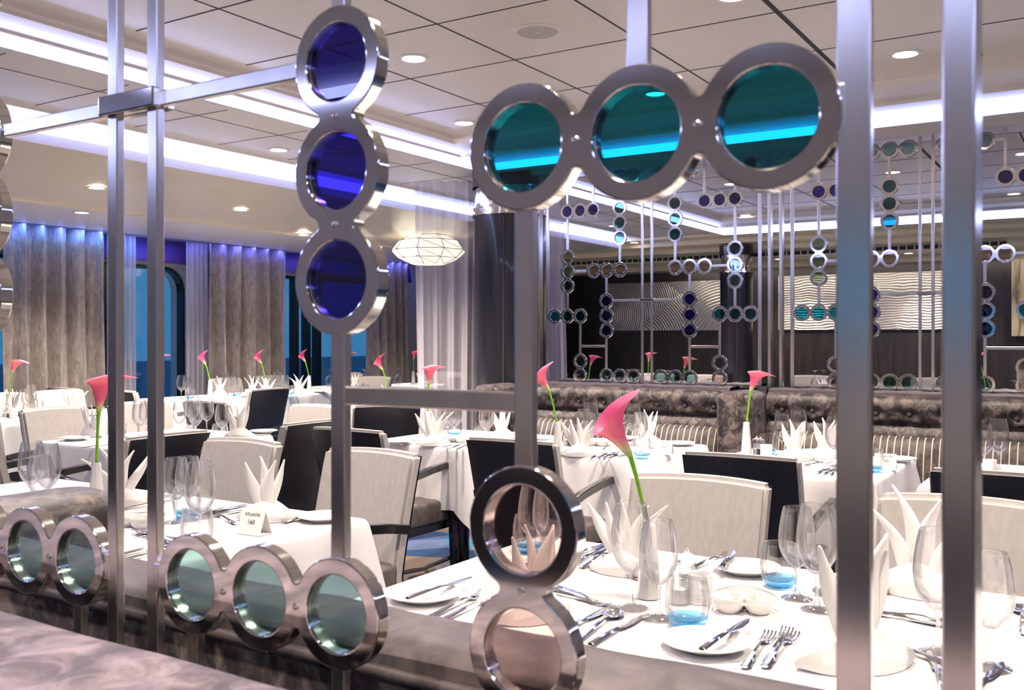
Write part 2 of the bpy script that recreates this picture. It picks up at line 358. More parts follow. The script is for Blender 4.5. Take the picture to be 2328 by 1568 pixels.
for n, (a, b_) in enumerate(wins):
    R = .28
    def outl(off, a=a, b_=b_):
        r = R-off; P = [(a+off, .45+off), (b_-off, .45+off)]
        P += [(b_-off-r+r*cos(t), 2.137-off-r+r*sin(t)) for t in [pi/2*k/8 for k in range(9)]]
        P += [(a+off+r-r*sin(t), 2.137-off-r+r*cos(t)) for t in [pi/2*k/8 for k in range(9)]]
        return P
    q = MB(); O, I = outl(0.), outl(.035)
    secs = [[(x, YW+.10, z) for x, z in O], [(x, YW+.10, z) for x, z in I], [(x, YW+.2, z) for x, z in I], [(x, YW+.2, z) for x, z in O]]
    R4 = [[q.bm.verts.new(p) for p in s_] for s_ in secs]
    for k in range(4):
        A, B = R4[k], R4[(k+1) % 4]
        for i in range(len(A)): q.bm.faces.new((A[i], A[(i+1) % len(A)], B[(i+1) % len(A)], B[i]))
    fr = q.obj('window_%d' % (n+1), 'dark_frame', smooth=False); struct(fr)
    q = MB()
    for x in ([6.28, 6.36] if n == 0 else [9.2, 9.42, 9.62] if n == 1 else [0.5]): q.box(x-.03, x+.03, YW+.09, YW+.21, .47, 2.12)
    q.obj('mullion', 'dark_frame', fr, smooth=False)
    q = MB(); q.poly([(a+.02, YW+.15, .47), (b_-.02, YW+.15, .47), (b_-.02, YW+.15, 2.12), (a+.02, YW+.15, 2.12)]); q.obj('window_pane', 'pane', fr, smooth=False)
# blind boxes over the windows
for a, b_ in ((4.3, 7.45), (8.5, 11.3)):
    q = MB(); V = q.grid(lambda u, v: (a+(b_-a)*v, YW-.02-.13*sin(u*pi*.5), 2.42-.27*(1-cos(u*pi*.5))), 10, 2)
    tag(q.obj('roller_blind_cover', 'blind', mods=[('sol', .01)]), 'curved blind cover with violet light in its colour above the %s window' % ('left' if a < 5 else 'second'), 'blind cover')
struct(MB().box(-500, 700, 40, 600, -15.2, -15).obj('sea', 'sea', smooth=False))
# ------------------------------------------------------------------ lamps
def downlight(x, y, z, where, power=26, lit=True):
    t = thing('downlight', 'round recessed ceiling downlight %s' % where, 'ceiling light', (x, y, z))
    MB().lathe([(.075, .0), (.075, -.004), (.058, -.006), (.05, .0), (.052, .002)], 28).obj('trim_ring', 'white_trim', t)
    MB().lathe([(0, -.001), (.05, -.001)], 28).obj('bulb', 'bulb', t)
    l = bpy.data.lights.new('spot', 'SPOT'); l.energy = power*4; l.color = (1, .86, .70); l.spot_size = radians(125); l.spot_blend = .8; l.shadow_soft_size = .06
    lo = bpy.data.objects.new('spot', l); COL.objects.link(lo); lo.parent = t; lo.location = (0, 0, -.03)
tz = ZC
DL = [(*G(2058, 122, ZC), ZC, 'in the near tray, upper right of the picture'), (*G(1055, 279, ZC), ZC, 'in the near tray at its far left corner'), (*G(633, 340, Z2), Z2, 'in the side panel beside the long light strip'),
      (*G(1490, 213, ZC), ZC, 'in the near tray, seen through the middle teal glass'), (*G(220, 427, 2.44), 2.442, 'in the low glossy ceiling, leftmost'), (*G(547, 477, 2.44), 2.442, 'in the low glossy ceiling, second from left'),
      (*G(186, 482, 2.41), 2.408, 'in the window soffit above the first curtain'), (*G(690, 533, 2.41), 2.408, 'in the window soffit between the curtains'),
      (*G(1695, 489, ZC), ZC, 'in the far tray near its left corner'), (*G(2030, 391, ZC), ZC, 'in the far tray behind the pale ring trio'), (*G(1395, 513, Z2), Z2, 'beside the far light strip above the screen'),
      (11.35, 5.3, 2.558, 'in the golden ceiling left of the dark column'), (*G(2305, 440, ZC), ZC, 'in the far tray at the right picture edge')]
for i_, (x, y, z, wh) in enumerate(DL): downlight(x, y, z, wh, (38 if i_ in (6, 7) else 70) if i_ in (2, 4, 5, 6, 7) else 26)
for x, y, nm in ((1.9, .9, 'added as fill above the front table'), (1.9, 2.9, 'added as fill above the near left table'), (3.7, 1.3, 'added as fill above the aisle behind the front table'), (3.7, 2.9, 'added as fill above the aisle by the black armchairs'), (.2, .2, 'added as fill above the front banquette'), (-.9, 2.6, 'added as fill behind the camera, left'), (-.9, -.9, 'added as fill behind the camera, right'), (-2.4, .9, 'added as fill at the rear wall, middle'), (-2.4, 2.6, 'added as fill at the rear wall, left'), (-2.4, -.9, 'added as fill at the rear wall, right'), (-.9, .9, 'added as fill right behind the camera'), (2.3, -.8, 'added as fill above the right end of the front table'), (8.0, .6, 'added as fill in the far tray above the rear booths'), (8.2, 2.9, 'added as fill in the far tray, left')):
    downlight(x, y, ZC, nm, 30)  # extra fittings added to brighten the tables and the metal reflections
for x, y, nm in ((2.0, 6.4, 'added as fill, low ceiling left of the picture edge'), (9.6, 7.2, 'added as fill, low ceiling by the third curtain')): downlight(x, y, 2.435, nm, 26)  # extra fittings added to brighten the window side
for y in (.6, 2.2, 3.8): 
    downlight(12.6, y, 2.368, 'added in the golden ceiling, %s over the silver reliefs' % {.6: 'right', 2.2: 'middle', 3.8: 'left'}[y], 22)  # extra fittings added to brighten the wall reliefs
def arealight(name, loc, sx, sy, e, c, rot):
    l = bpy.data.lights.new(name, 'AREA'); l.shape = 'RECTANGLE'; l.size = sx; l.size_y = sy; l.energy = e; l.color = c
    o = bpy.data.objects.new(name, l); COL.objects.link(o); o.location = loc; o.rotation_euler = rot
arealight('curtain_led', (7.2, 8.70, 2.405), 8.5, .02, 8, (.14, .16, 1), (radians(20), 0, 0))
arealight('wall_wash_fill', (13.0, 2.5, 2.29), .05, 6., 9, (1, .85, .68), (0, radians(-18), 0))  # unseen strip added to brighten the wall reliefs
arealight('curtain_led', (5.4, 8.66, 2.39), 3., .03, 2.5, (.10, .45, 1), (radians(25), 0, 0))
# lantern
lx, ly = GD(975, 10.6)
t = thing('ceiling_lantern', 'glowing faceted white lantern hanging under the low ceiling', 'ceiling lamp', (lx, ly, 2.45))
q = MB(); pr = [(0, 0), (.20, 0), (.34, -.06), (.415, -.165), (.33, -.25), (.18, -.315), (0, -.315)]
q.lathe(pr, 9); q.obj('lamp_shade', 'lantern_paper', t, smooth=False)
q = MB()
for i in range(9):
    a, a2 = 2*pi*i/9, 2*pi*(i+1)/9
    P = lambda k, a: Vector((pr[k][0]*1.004*cos(a), pr[k][0]*1.004*sin(a), pr[k][1]))
    for k in range(1, 5):
        q.tube([P(k, a), P(k+1, a)], .004, 5); q.tube([P(k, a), P(k, a2)], .004, 5)
        q.tube([P(k, a), P(k+1, a2)], .003, 5)
q.obj('lamp_ribs', 'wood_block', t)
# speaker
sx_, sy_ = G(1222, 70, ZC)
t = thing('ceiling_speaker', 'round grey loudspeaker grille set flush in the ceiling tiles', 'speaker', (sx_, sy_, ZC))
MB().lathe([(.115, 0), (.112, -.006), (.092, -.008), (.09, -.004)], 40).obj('trim_ring', 'ceiling', t); MB().lathe([(0, -.005), (.09, -.005)], 40).obj('speaker_grille', 'speaker', t); MB().lathe([(0, -.009), (.008, -.008), (.008, -.005)], 12).obj('badge', 'ceiling', t)
# columns
def column(px, t_, r, label, top=2.62):
    x, y = GD(px, t_)
    c = thing('column', label, 'column', (x, y, 0))
    MB().lathe([(r, 0), (r, top-.36), (r+.008, top-.35)], 48).obj('shaft', 'column', c)
    MB().lathe([(r+.012, top-.36), (r+.012, top-.345), (r-.01, top-.34), (r-.01, top-.14)], 48).obj('capital_band', 'chrome', c)
    q = MB(); q.lathe([(r+.01, top-.14), (r+.01, top-.02)], 48); q.obj('capital', 'column', c)
    q = MB()
    for k in range(16): a = 2*pi*k/16; q.lathe([(0, .012), (.012, .0), (0, -.012)], 8, ((r)*cos(a), (r)*sin(a), top-.30))
    q.obj('cap_studs', 'chrome', c)
    q = MB(); 
    for a in (-2.75, -.9): q.box((r+.001)*cos(a)-.006, (r+.001)*cos(a)+.006, (r+.001)*sin(a)-.006, (r+.001)*sin(a)+.006, 0, top-.37)
    q.obj('joint_strip', 'seam', c)
column(1160, 7.5, .285, 'big dark round column behind the middle of the metal screen')
column(1674, 12.1, .2, 'slimmer dark round column before the silver wall reliefs', 2.50)
# art
def on_x(px, py, X):
    dx, dy, v = ray(px, py); t_ = X/dx; return dy*t_, EYE+v*t_
ya, za = on_x(1378, 645, 13.33); yb, zb = on_x(1700, 750, 13.33)
def relief(ya, yb, z0, z1, mtl, label):
    q = MB(); q.box(13.36, 13.40, yb, ya, z0, z1); o = q.obj('wall_relief', mtl, smooth=False); tag(o, label, 'artwork')
relief(ya, yb, zb, za, 'art_swirl', 'silver wall relief with large circular swirls, left of the slim column')
ya, za = on_x(1768, 628, 13.33); yb, zb = on_x(2152, 748, 13.33)
relief(ya, yb, zb, za, 'art_wave', 'silver wall relief with fine wavy lines, right of the slim column')
ya, _ = on_x(2300, 600, 13.3)
struct(MB().box(13.28, 13.36, YB, ya, 1.35, 2.3).obj('trim_10', 'stone', smooth=False))
q = MB(); q.box(12.7, 13.2, ya-1.3, ya-.1, 0, .95); tag(q.obj('sideboard', 'steel', smooth=False, mods=[('bev', .01)]), 'low steel sideboard under the stone wall panel at far right', 'sideboard')
# ------------------------------------------------------------------ curtains
def curtain(x0, x1, y, z0, z1, label, mtl='curtain', amp=.05, n=8, gather=0, cat='curtain', xdir=True, thick=.006, seed=0, gz=None):
    rr = random.Random(seed); ph = [rr.uniform(0, 6) for _ in range(4)]
    def fn(u, v):
        # u across, v up (0 bottom)
        g = gather*(1-v)**1.4*(u-.5)*-1 if gather else 0
        s_ = x0+(x1-x0)*u+g*(x1-x0)
        a = amp*(.55+.45*(1-v))
        d = a*sin(2*pi*n*u+ph[0]+.5*sin(3*u+ph[1])+.35*sin(4*v+ph[2]))+a*.35*sin(2*pi*n*2.3*u+ph[3])
        return (s_, y+d, z0+(z1-z0)*v) if xdir else (y+d, s_, z0+(z1-z0)*v)
    q = MB(); q.grid(fn, n*14, 14)
    o = q.obj('curtain' if mtl == 'curtain' else 'sheer_curtain', mtl, mods=[('sol', thick)]); return tag(o, label, cat)
curtain(5.08, 6.12, 8.77, .03, 2.40, 'silver-grey velvet curtain at the far left, left of the first window', n=5, amp=.10, seed=1)
curtain(7.42, 8.55, 8.77, .03, 2.40, 'silver-grey velvet curtain between the two windows', n=5, amp=.10, seed=2)
curtain(10.2, 11.05, 8.77, .03, 2.40, 'silver-grey velvet curtain beside the dark wall corner', n=5, amp=.10, seed=3)
curtain(3.85, 4.98, 8.77, .03, 2.40, 'darker silver curtain fold cut off by the left picture edge', n=6, amp=.10, seed=4)
curtain(6.16, 6.5, 8.82, .03, 2.40, 'thin violet sheer hanging over the left part of the first window', 'sheer', .03, 5, seed=5)
curtain(7.15, 7.45, 8.82, .03, 2.40, 'narrow sheer beside the middle velvet curtain', 'sheer', .03, 4, seed=6)
curtain(8.5, 8.68, 8.82, .03, 2.40, 'narrow sheer right of the middle velvet curtain', 'sheer', .02, 3, seed=7)
x_, y_ = GD(1030, 7.6)
o = curtain(-.30, .30, 0, .03, 2.56, 'white sheer drape hanging left of the big dark column', 'sheer', .045, 5, .12, seed=8); o.location = (x_, y_, 0); o.rotation_euler = (0, 0, YAW-pi/2)
x_, y_ = GD(1250, 8.4)
o = curtain(-.12, .12, 0, .03, 2.56, 'white sheer drape hanging right of the big dark column', 'sheer', .03, 3, -.45, seed=9); o.location = (x_, y_, 0); o.rotation_euler = (0, 0, YAW-pi/2)
# ------------------------------------------------------------------ ring screens
S = .72; P = .1495*S; R_O = .0745*S; R_I = .0560*S; TH = .017
K = [1.2097-.1497*k for k in range(7)]
def chain_outline(n):
    """closed outline of n merged discs along +x starting at 0"""
    rf = .0101*S; h = math.sqrt((R_O+rf)**2-(P/2)**2); up = []
    aw = atan2(h, P/2)     # angle at disc centre toward fillet centre
    for i in range(n):
        a0 = pi if i == 0 else pi-aw; a1 = 0 if i == n-1 else aw
        m_ = 18
        for k in range(m_+1):
            a = a0+(a1-a0)*k/m_; up.append((i*P+R_O*cos(a), R_O*sin(a)))
        if i < n-1:
            b0 = pi+aw; b1 = 2*pi-aw
            for k in range(1, 6):
                a = b0+(b1-b0)*k/6; up.append((i*P+P/2+rf*cos(a), h+rf*sin(a)))
    return up+[(x, -y) for x, y in up[-2:0:-1]]
def plate_mesh(n, vert):
    cu = bpy.data.curves.new('ring_plate', 'CURVE'); cu.dimensions = '2D'; cu.fill_mode = 'BOTH'; cu.extrude = TH/2-.0016; cu.bevel_depth = .0016; cu.bevel_resolution = 2
    def spl(pts):
        s_ = cu.splines.new('POLY'); s_.points.add(len(pts)-1)
        for p_, (x, y) in zip(s_.points, pts): p_.co = ((x, y, 0, 1) if not vert else (-y, -x, 0, 1))
        s_.use_cyclic_u = True
    spl(chain_outline(n))
    for i in range(n): spl([(i*P+R_I*cos(2*pi*k/48), R_I*sin(2*pi*k/48)) for k in range(48)])
    o = bpy.data.objects.new('tmp', cu); COL.objects.link(o); dg = bpy.context.evaluated_depsgraph_get(); dg.update()
    me = bpy.data.meshes.new_from_object(o.evaluated_get(dg)); bpy.data.objects.remove(o); bpy.data.curves.remove(cu)
    me.name = 'ring_plate'; me.materials.clear(); me.materials.append(MT['chrome']); me.shade_smooth(); me.set_sharp_from_angle(angle=radians(14)); return me
PM = {}
def pm(n, v):
    if (n, v) not in PM: PM[(n, v)] = plate_mesh(n, v)
    return PM[(n, v)]
LM = {}
def lens_mesh(c):
    if c not in LM: LM[c] = MB().lathe([(0, -.0022), (R_I-.0006, -.0022), (R_I-.0006, .0022), (0, .0022)], 40).mesh('lens', 'lens_'+c)
    return LM[c]
RV = MB().lathe([(.0035, .0), (.0035, .0012), (.0018, .0016), (.0014, -.0005), (0, -.0005)], 16).mesh('rivet', 'steel')
BZ = MB().lathe([(R_I+.0009, -.004), (R_I-.0018, -.0042), (R_I-.0018, .0042), (R_I+.0009, .004)], 40).mesh('bezel', 'steel')
ROT = (pi/2, 0, pi/2)
def screen(X, off, label):
    root = thing('ring_screen', label, 'room divider screen', (X, 0, EYE))
    F = lambda y: S*(y+off)
    def plate(y, z, n, vert, col):
        # y,z = first ring centre; horizontal chains run toward smaller design y mirrored as needed
        o = ob('ring_plate', pm(n, vert), root, (0, F(y), S*z), ROT)
        for i in range(n):
            lp = (i*P, 0, 0) if not vert else (0, -i*P, 0)
            c = col if isinstance(col, str) else col[i]
            ob('lens', lens_mesh(c), o, lp); ob('bezel', BZ, o, lp)
            if i < n-1:
                rp = (lp[0]+P/2, 0, -TH/2) if not vert else (0, lp[1]-P/2, -TH/2)
                ob('rivet', RV, o, rp, (pi, 0, 0))
    def bar(y0, z0, y1, z1, w_=.0255, d=.011, bev=.0015, name='bar', x=0):
        q = MB(); a0, a1 = sorted((F(y0), F(y1))); b0, b1 = sorted((S*z0, S*z1)); h = w_*S/2
        if abs(y0-y1) < 1e-6: q.box(x-d/2, x+d/2, a0-h, a0+h, b0, b1, bev)
        else: q.box(x-d/2, x+d/2, a0, a1, b0-h, b0+h, bev)
        q.obj(name, 'steel', root, smooth=False)
    C0 = 1.3557; TOP = (2.60-EYE)/S; BOT = -.60
    e = R_O/S-.003
    for side in (0, 1):
        M = (lambda y: y) if side == 0 else (lambda y: 2*C0-y)
        def hp(ks, z, col):   # horizontal plate over grid columns
            ys = sorted(M(K[k]) for k in ks); plate(ys[0], z, len(ks), False, col if isinstance(col, str) else (col if M(K[ks[0]]) == ys[0] else col[::-1]))
        hp((0, 1, 2), -.378, 'pale'); hp((4, 5, 6), .231, 'teal'); hp((1, 2, 3), .690, 'clear'); hp((3, 4, 5), 1.31, 'navy' if side == 0 else 'violet'); hp((0, 1, 2), 1.62, 'pale')
        plate(M(K[2]), .380, 3, True, 'violet'); plate(M(K[4]), -.2305, 2, True, 'clear'); plate(M(K[1]), 1.309, 3, True, 'green'); plate(M(K[5]), .842, 3, True, 'grey' if side else 'pale')
        bar(M(K[0])+(e-.012 if side == 0 else .012-e), -.378, M(1.30), -.378, .045, .0125); bar(M(K[0])+(e-.012 if side == 0 else .012-e), 1.62, M(1.30), 1.62, .045, .0125)
        bar(M(1.305), BOT, M(1.305), TOP)
        bar(M(.2253), BOT, M(.2253), TOP, .034)
        s_ = e if side == 0 else -e
        bar(M(K[6])-s_*.85, .231, M(.232), .231, .05, .0125)
        bar(M(K[2]), .080-e, M(K[2]), -.378+e); bar(M(K[2]), .690-e, M(K[2]), .380+e)
        bar(M(K[2])+s_, .380, C0, .380, .024, .012)
        bar(M(K[2])-s_*.12, -.078, M(K[4])+s_*.12, -.078, d=.009); bar(M(K[4]), .231-e, M(K[4]), -.2305+e)
        bar(M(K[5]), .842-.299-e, M(K[5]), .231+e); bar(M(K[5]), 1.31-e, M(K[5]), .842+e); bar(M(K[3])-s_, .69, M(K[5])+s_, .69)
        bar(M(K[1]), 1.01-e, M(K[1]), .69+e); bar(M(K[1]), 1.62-e, M(K[1]), 1.309+e)
        bar(M(K[3]), 1.31+e, M(K[3]), TOP); bar(M(K[5]), 1.31+e, M(K[5]), TOP); bar(M(K[2])-s_, 1.62, M(K[3])+s_*.12, 1.62, d=.009)
        bar(M(K[5])-s_*.12, 1.62, M(K[6])+s_, 1.62, d=.009)
        plate(M(K[6]), 1.62, 1, True, 'navy')
        for k in (0, 2): bar(M(K[k]), BOT, M(K[k]), -.378-e, .022)
        bar(M(K[4]), BOT, M(K[4]), -.380-e, .022)
    # clasp where the cross bar meets the two uprights
    q = MB(); q.box(-.0155, -.004, F(1.285), F(1.425), S*.366, S*.398, .002); q.obj('clasp', 'chrome', root, smooth=False)
    q = MB(); q.box(.004, .0155, F(1.285), F(1.425), S*.366, S*.398, .002); q.obj('clasp', 'chrome', root, smooth=False)
    return root
screen(S, 0, 'large polished steel screen of coloured glass rings, nearest the camera')
screen(8.7415*S, 2.588, 'steel ring screen behind the button-tufted booth, left of the two far ones')
screen(8.7415*S, .028, 'steel ring screen in the distance at right, behind the thick near post')
def post(X, y, label, w_=.022, d=.05):
    t = thing('screen_post', label, 'post', (X, y, 0))
    MB().box(-d*.35, d*.65, -w_/2, w_/2, 0.02, 2.597, .002).obj('post_tube', 'steel', t, smooth=False)
    MB().box(-d*.6, d*.9, -w_, w_, 0.0, .03, .003).obj('foot_plate', 'steel', t)
post(S, S*.128, 'thick mirror-polished floor-to-ceiling post at the right of the near screen', .021, .04)
post(8.7415*S, S*(2.588+.132), 'slim mirrored post joining the two far screens, left one', .02)
post(8.7415*S, S*(2.588+.027), 'slim mirrored post joining the two far screens, right one', .02)
post(8.7415*S, S*(2.588+2.585), 'slim mirrored post at the left end of the far screen', .02)
# ------------------------------------------------------------------ banquettes
def banquette(loc, y0, y1, flip, label, buttons=True, xb=.0, roll='velvet_roll', seat=True, bsp=.18, wid=.2, topz=1.0):
    """back runs along y; local +x toward the sitter"""
    t = thing('banquette', label, 'banquette', loc, pi if flip else 0)
    if flip: y0, y1 = -y1, -y0
    L_ = y1-y0; rr = random.Random(int(abs(y0)*100))
    TOPZ = topz
    q = MB()
    def fn(u, v):   # rounded top roll with wrinkles
        a = pi*u; y = y0+L_*v
        wr = .003*sin(60*y+3*sin(9*y)+2*cos(a))*(sin(a)**2)+.0015*sin(23*y+1)
        return (wid/2-wid/2*cos(a), y, TOPZ-.014+(.026+wr)*sin(a)**.4)
    q.grid(fn, 14, 120); q.obj('top_roll', roll, t)
    q = MB(); q.tube([(-.004, y0, TOPZ-.018), (-.004, y1, TOPZ-.018)], .0065, 10); q.tube([(wid+.004, y0, TOPZ-.018), (wid+.004, y1, TOPZ-.018)], .006, 10); q.obj('piping', 'velvet_roll', t)
    q = MB(); q.box(0, wid, y0, y1, .05, TOPZ-.012); q.obj('back_frame', 'velvet', t, smooth=False)
    if not seat: return t
    # tufted upper cushion facing the sitter
    nb = int(L_/bsp); ys = [y0+L_*(i+.5)/nb for i in range(nb)]; zb = TOPZ-.115
    def fc(u, v):
        y = y0+L_*v; z = TOPZ-.01-.165*u
        b_ = .055*sin(pi*min(1, max(0, u)))**.45
        if buttons:
            for yy in ys:
                d2 = ((y-yy)/.05)**2+((z-zb)/.028)**2
                if d2 < 6: b_ -= .032*math.exp(-d2)
        return (wid+b_-.002, y, z)
    q = MB(); q.grid(fc, 14, nb*12); q.obj('upper_cushion', 'velvet', t)
    if buttons:
        bm_ = MB().lathe([(0, .008), (.010, .0055), (.013, 0), (.012, -.004)], 16).mesh('button', 'velvet_roll')
        for yy in ys: ob('button', bm_, t, (wid+.03, yy, zb), (0, pi/2, 0))
    q = MB(); q.grid(lambda u, v: (wid+.05*sin(pi*u)**.4, y0+L_*v, TOPZ-.178-.36*u), 12, 20); q.obj('lower_cushion', 'velvet', t)
    MB().box(wid+.0, wid+.55, y0, y1, .33, .46, .03, 3).obj('seat_cushion', 'seat_stripe', t); MB().box(wid, wid+.50, y0+.01, y1-.01, .08, .33).obj('base', 'black_wood', t, smooth=False)
    MB().box(wid, wid+.42, y0+.03, y1-.03, 0, .08).obj('plinth', 'black_wood', t, smooth=False)
    return t
def wing(loc, x0, x1, wd, label, flip=False):
    t = thing('booth_divider', label, 'booth divider', loc, pi if flip else 0)
    q = MB(); 
    def sec(x, k):
        pts = []
        h = wd/2*k; top = 1.0-.04*(1-k)
        for a in [pi*i/12 for i in range(13)]: pts.append((x, h*cos(a), top-.05+.05*sin(a)**.7))
        pts += [(x, -h, .05), (x, h, .05)]
        return pts
    q.loft([sec(x0, 1), sec(x1-.05, 1), sec(x1-.02, .95), sec(x1-.005, .82), sec(x1, .6)]); q.obj('upholstery', 'velvet', t)
    bm_ = MB().lathe([(0, .008), (.010, .0055), (.013, 0), (.012, -.004)], 16).mesh('button', 'velvet_roll')
    for z in (.86, .72): 
        for sg in (-1, 1): ob('button', bm_, t, ((x0+x1)/2, sg*(wd/2+.003), z), (-sg*pi/2, 0, 0))
    q = MB(); q.tube([(x1-.03, wd/2*.97, .1), (x1-.03, wd/2*.98, .93), (x1-.03, 0, .992), (x1-.03, -wd/2*.98, .93), (x1-.03, -wd/2*.97, .1)], .005, 8); q.obj('piping', 'velvet_roll', t)
    return t
banquette((.63, 0, 0), -.8, 1.83, True, 'foreground velvet banquette back along the bottom left edge', False, roll='velvet_front', wid=.26, topz=1.004)
banquette((.80, 0, 0), .19, 1.78, False, 'velvet banquette on the far side of the near screen, at the front table', True, wid=.14, topz=.982)
banquette((.80, 0, 0), 2.02, 3.62, False, 'velvet banquette behind the screen at the near left table', True, wid=.14, topz=.982)
wing((.80, 1.9, 0), .145, .50, .23, 'mottled brown velvet booth divider at left behind the near rings')
XR = 6.12
banquette((XR, 0, 0), 2.10, 3.66, True, 'button-tufted velvet banquette behind the two middle tables', True)
banquette((XR, 0, 0), .20, 1.85, True, 'button-tufted velvet banquette behind the right middle table', True)
banquette((XR, 0, 0), -1.6, .0, True, 'button-tufted velvet banquette at the right picture edge', True)
wing((XR, 1.975, 0), .2, .5, .22, 'mottled velvet booth divider between the two tufted banquettes', True)
wing((XR, 3.77, 0), .2, .5, .2, 'velvet booth divider at the foot of the big dark column', True)
wing((XR, .1, 0), .2, .5, .18, 'velvet booth divider right of the right middle table', True)
for (a, b_, s_) in ((2.10, 3.66, 'left'), (.20, 1.85, 'middle'), (-1.6, 0., 'right')):
    banquette((6.47, 0, 0), a, b_, False, 'velvet banquette back rising just behind the far screen, %s one' % s_, False)
# ------------------------------------------------------------------ chairs
def make_chair():
    t = thing('dining_armchair', '', 'chair')
    W2 = .225
    def backpt(u, v, off):
        # u 0..1 across, v 0..1 up, off distance rearward from the inner surface
        x = -W2+2*W2*u; z = .14+.74*v
        lean = -.20-.115*max(0, (z-.42)/.46)**1.1-.03*(1-min(1, (z-.14)/.28))
        y = lean+.035*(2*u-1)**2-off
        cr = .0
        return (x*(1+.03*v), y, z-.008*(2*u-1)**2*max(0, v-.9)*10)
    q = MB(); nu, nv = 12, 16; TK = .062
    A = [[q.bm.verts.new(backpt(i/nu, j/nv, 0)) for j in range(nv+1)] for i in range(nu+1)]
    B = [[q.bm.verts.new(backpt(i/nu, j/nv, TK)) for j in range(nv+1)] for i in range(nu+1)]
    for i in range(nu):
        for j in range(nv): q.bm.faces.new((A[i][j], A[i+1][j], A[i+1][j+1], A[i][j+1])); q.bm.faces.new((B[i][j], B[i][j+1], B[i+1][j+1], B[i+1][j]))
    for i in range(nu): q.bm.faces.new((A[i][nv], A[i+1][nv], B[i+1][nv], B[i][nv])); q.bm.faces.new((A[i][0], B[i][0], B[i+1][0], A[i+1][0]))
    for j in range(nv): q.bm.faces.new((A[0][j], A[0][j+1], B[0][j+1], B[0][j])); q.bm.faces.new((A[nu][j], B[nu][j], B[nu][j+1], A[nu][j+1]))
    bmesh.ops.recalc_face_normals(q.bm, faces=q.bm.faces)
    es = [e for e in q.bm.edges if len(e.link_faces) == 2 and e.calc_face_angle(0) > radians(50)]
    bmesh.ops.bevel(q.bm, geom=es, offset=.015, segments=3, affect='EDGES')
    bk = q.obj('backrest', 'cream_leather', t)
    for sx in (-1, 1):
        q = MB()
        for k in range(60):
            j = k/60; p0 = backpt(.5+sx*.475, .05+j*.9, -.0012); p1 = backpt(.5+sx*.475, .05+(j+.008)*.9, -.0012)
            q.tube([p0, p1], .0009, 4)
        q.obj('stitching', 'stitch', bk)
    q = MB()   # black outer shell
    def shell(u, v): 
        uu = .015+.97*u; x, y, z = backpt(uu, .01+.975*v, TK+.001+.010*math.sqrt(max(0, 1-(2*u-1)**6))*min(1, min(v, 1-v)*14+.1)); return (x, y, z)
    q.grid(shell, 12, 16); q.obj('outer_shell', 'black_leather', t)
    q = MB(); q.box(-.225, .225, -.21, .285, .355, .475, .025, 3); q.obj('seat', 'seat_stripe', t)
    q = MB(); q.box(-.215, .215, -.2, .265, .315, .356, .004, 1); q.obj('seat_rail', 'black_wood', t)
    for sx in (-1, 1):
        q = MB(); x = sx*.248
        c = [(x, .235), (x, .235)]
        def sq(y, z, hw, hd): return [(x-hw, y-hd, z), (x+hw, y-hd, z), (x+hw, y+hd, z), (x-hw, y+hd, z)]
        q.loft([sq(.245, 0, .013, .014), sq(.235, .32, .016, .02), sq(.225, .60, .015, .019)]); q.obj('leg', 'black_wood', t, mods=[('bev', .003)])
        q = MB()
        path = [(.225, .595), (.222, .628), (.205, .650), (.16, .655), (.05, .645), (-.10, .625), (-.225, .60)]
        secs = []
        for i, (y, z) in enumerate(path):
            y0_, z0_ = path[max(0, i-1)]; y1_, z1_ = path[min(len(path)-1, i+1)]; l_ = hypot(y1_-y0_, z1_-z0_); ny, nz = (z1_-z0_)/l_, -(y1_-y0_)/l_
            h = .018; secs.append([(x-.017, y+ny*h, z+nz*h), (x+.017, y+ny*h, z+nz*h), (x+.017, y-ny*h, z-nz*h), (x-.017, y-ny*h, z-nz*h)])
        q.loft(secs); q.obj('armrest', 'black_wood', t, mods=[('bev', .004)])
        q = MB(); x = sx*.2
        def sq2(y, z, h): return [(x-h, y-h, z), (x+h, y-h, z), (x+h, y+h, z), (x-h, y+h, z)]
        q.loft([sq2(-.33, 0, .013), sq2(-.25, .2, .016), sq2(-.21, .36, .018)]); q.obj('leg', 'black_wood', t, mods=[('bev', .003)])
        q = MB(); q.tube([(sx*.235, .235, .16), (sx*.225, 0, .145), (sx*.205, -.27, .16)], .011, 6); q.obj('stretcher', 'black_wood', t)
    return t
proto('chair', make_chair())
FX, BX = -pi/2, pi/2   # facing +X, facing -X (chair looks along its +y)
def chair(x, y, rz, label, group=None): return place('chair', (x, y, 0), rz, label, group)
# backs sit about .3 behind the seat centre
chair(2.62, 1.14, BX, 'cream-backed armchair across the front table, centre of the picture')
chair(2.62, .36, BX, 'cream-backed armchair across the front table, right of the near upright bar')
chair(2.64, 2.52, BX, 'cream-backed armchair at the near left table, right one with stitched edge')
chair(2.64, 3.26, BX, 'cream-backed armchair at the near left table, left one')
chair(3.92, 1.24, FX, 'black-backed armchair behind the front cream chairs, right')
chair(3.92, 2.28, FX, 'black-backed armchair in the middle, behind the clear rings')
chair(3.92, 3.24, FX, 'black-backed armchair half hidden by the near ring column')
chair(3.92, .33, FX, 'black-backed armchair at the right picture edge')
chair(2.97, 4.10, 0.0, 'black-backed armchair behind the two thin upright bars')
chair(3.86, 4.02, 0.0, 'black armchair in side view with pale edge, behind the left cream chairs')
chair(2.88, 4.78, FX, 'black armchair cut off by the left picture edge')
chair(3.05, 5.45, pi, 'cream-backed armchair at the left picture edge')
chair(4.45, 4.55, BX, 'cream-backed armchair at the far end of the middle left table')
chair(4.40, 7.40, pi, 'cream-backed armchair under the first curtain')
chair(4.93, 7.42, pi, 'cream-backed armchair behind the far left table, right one')
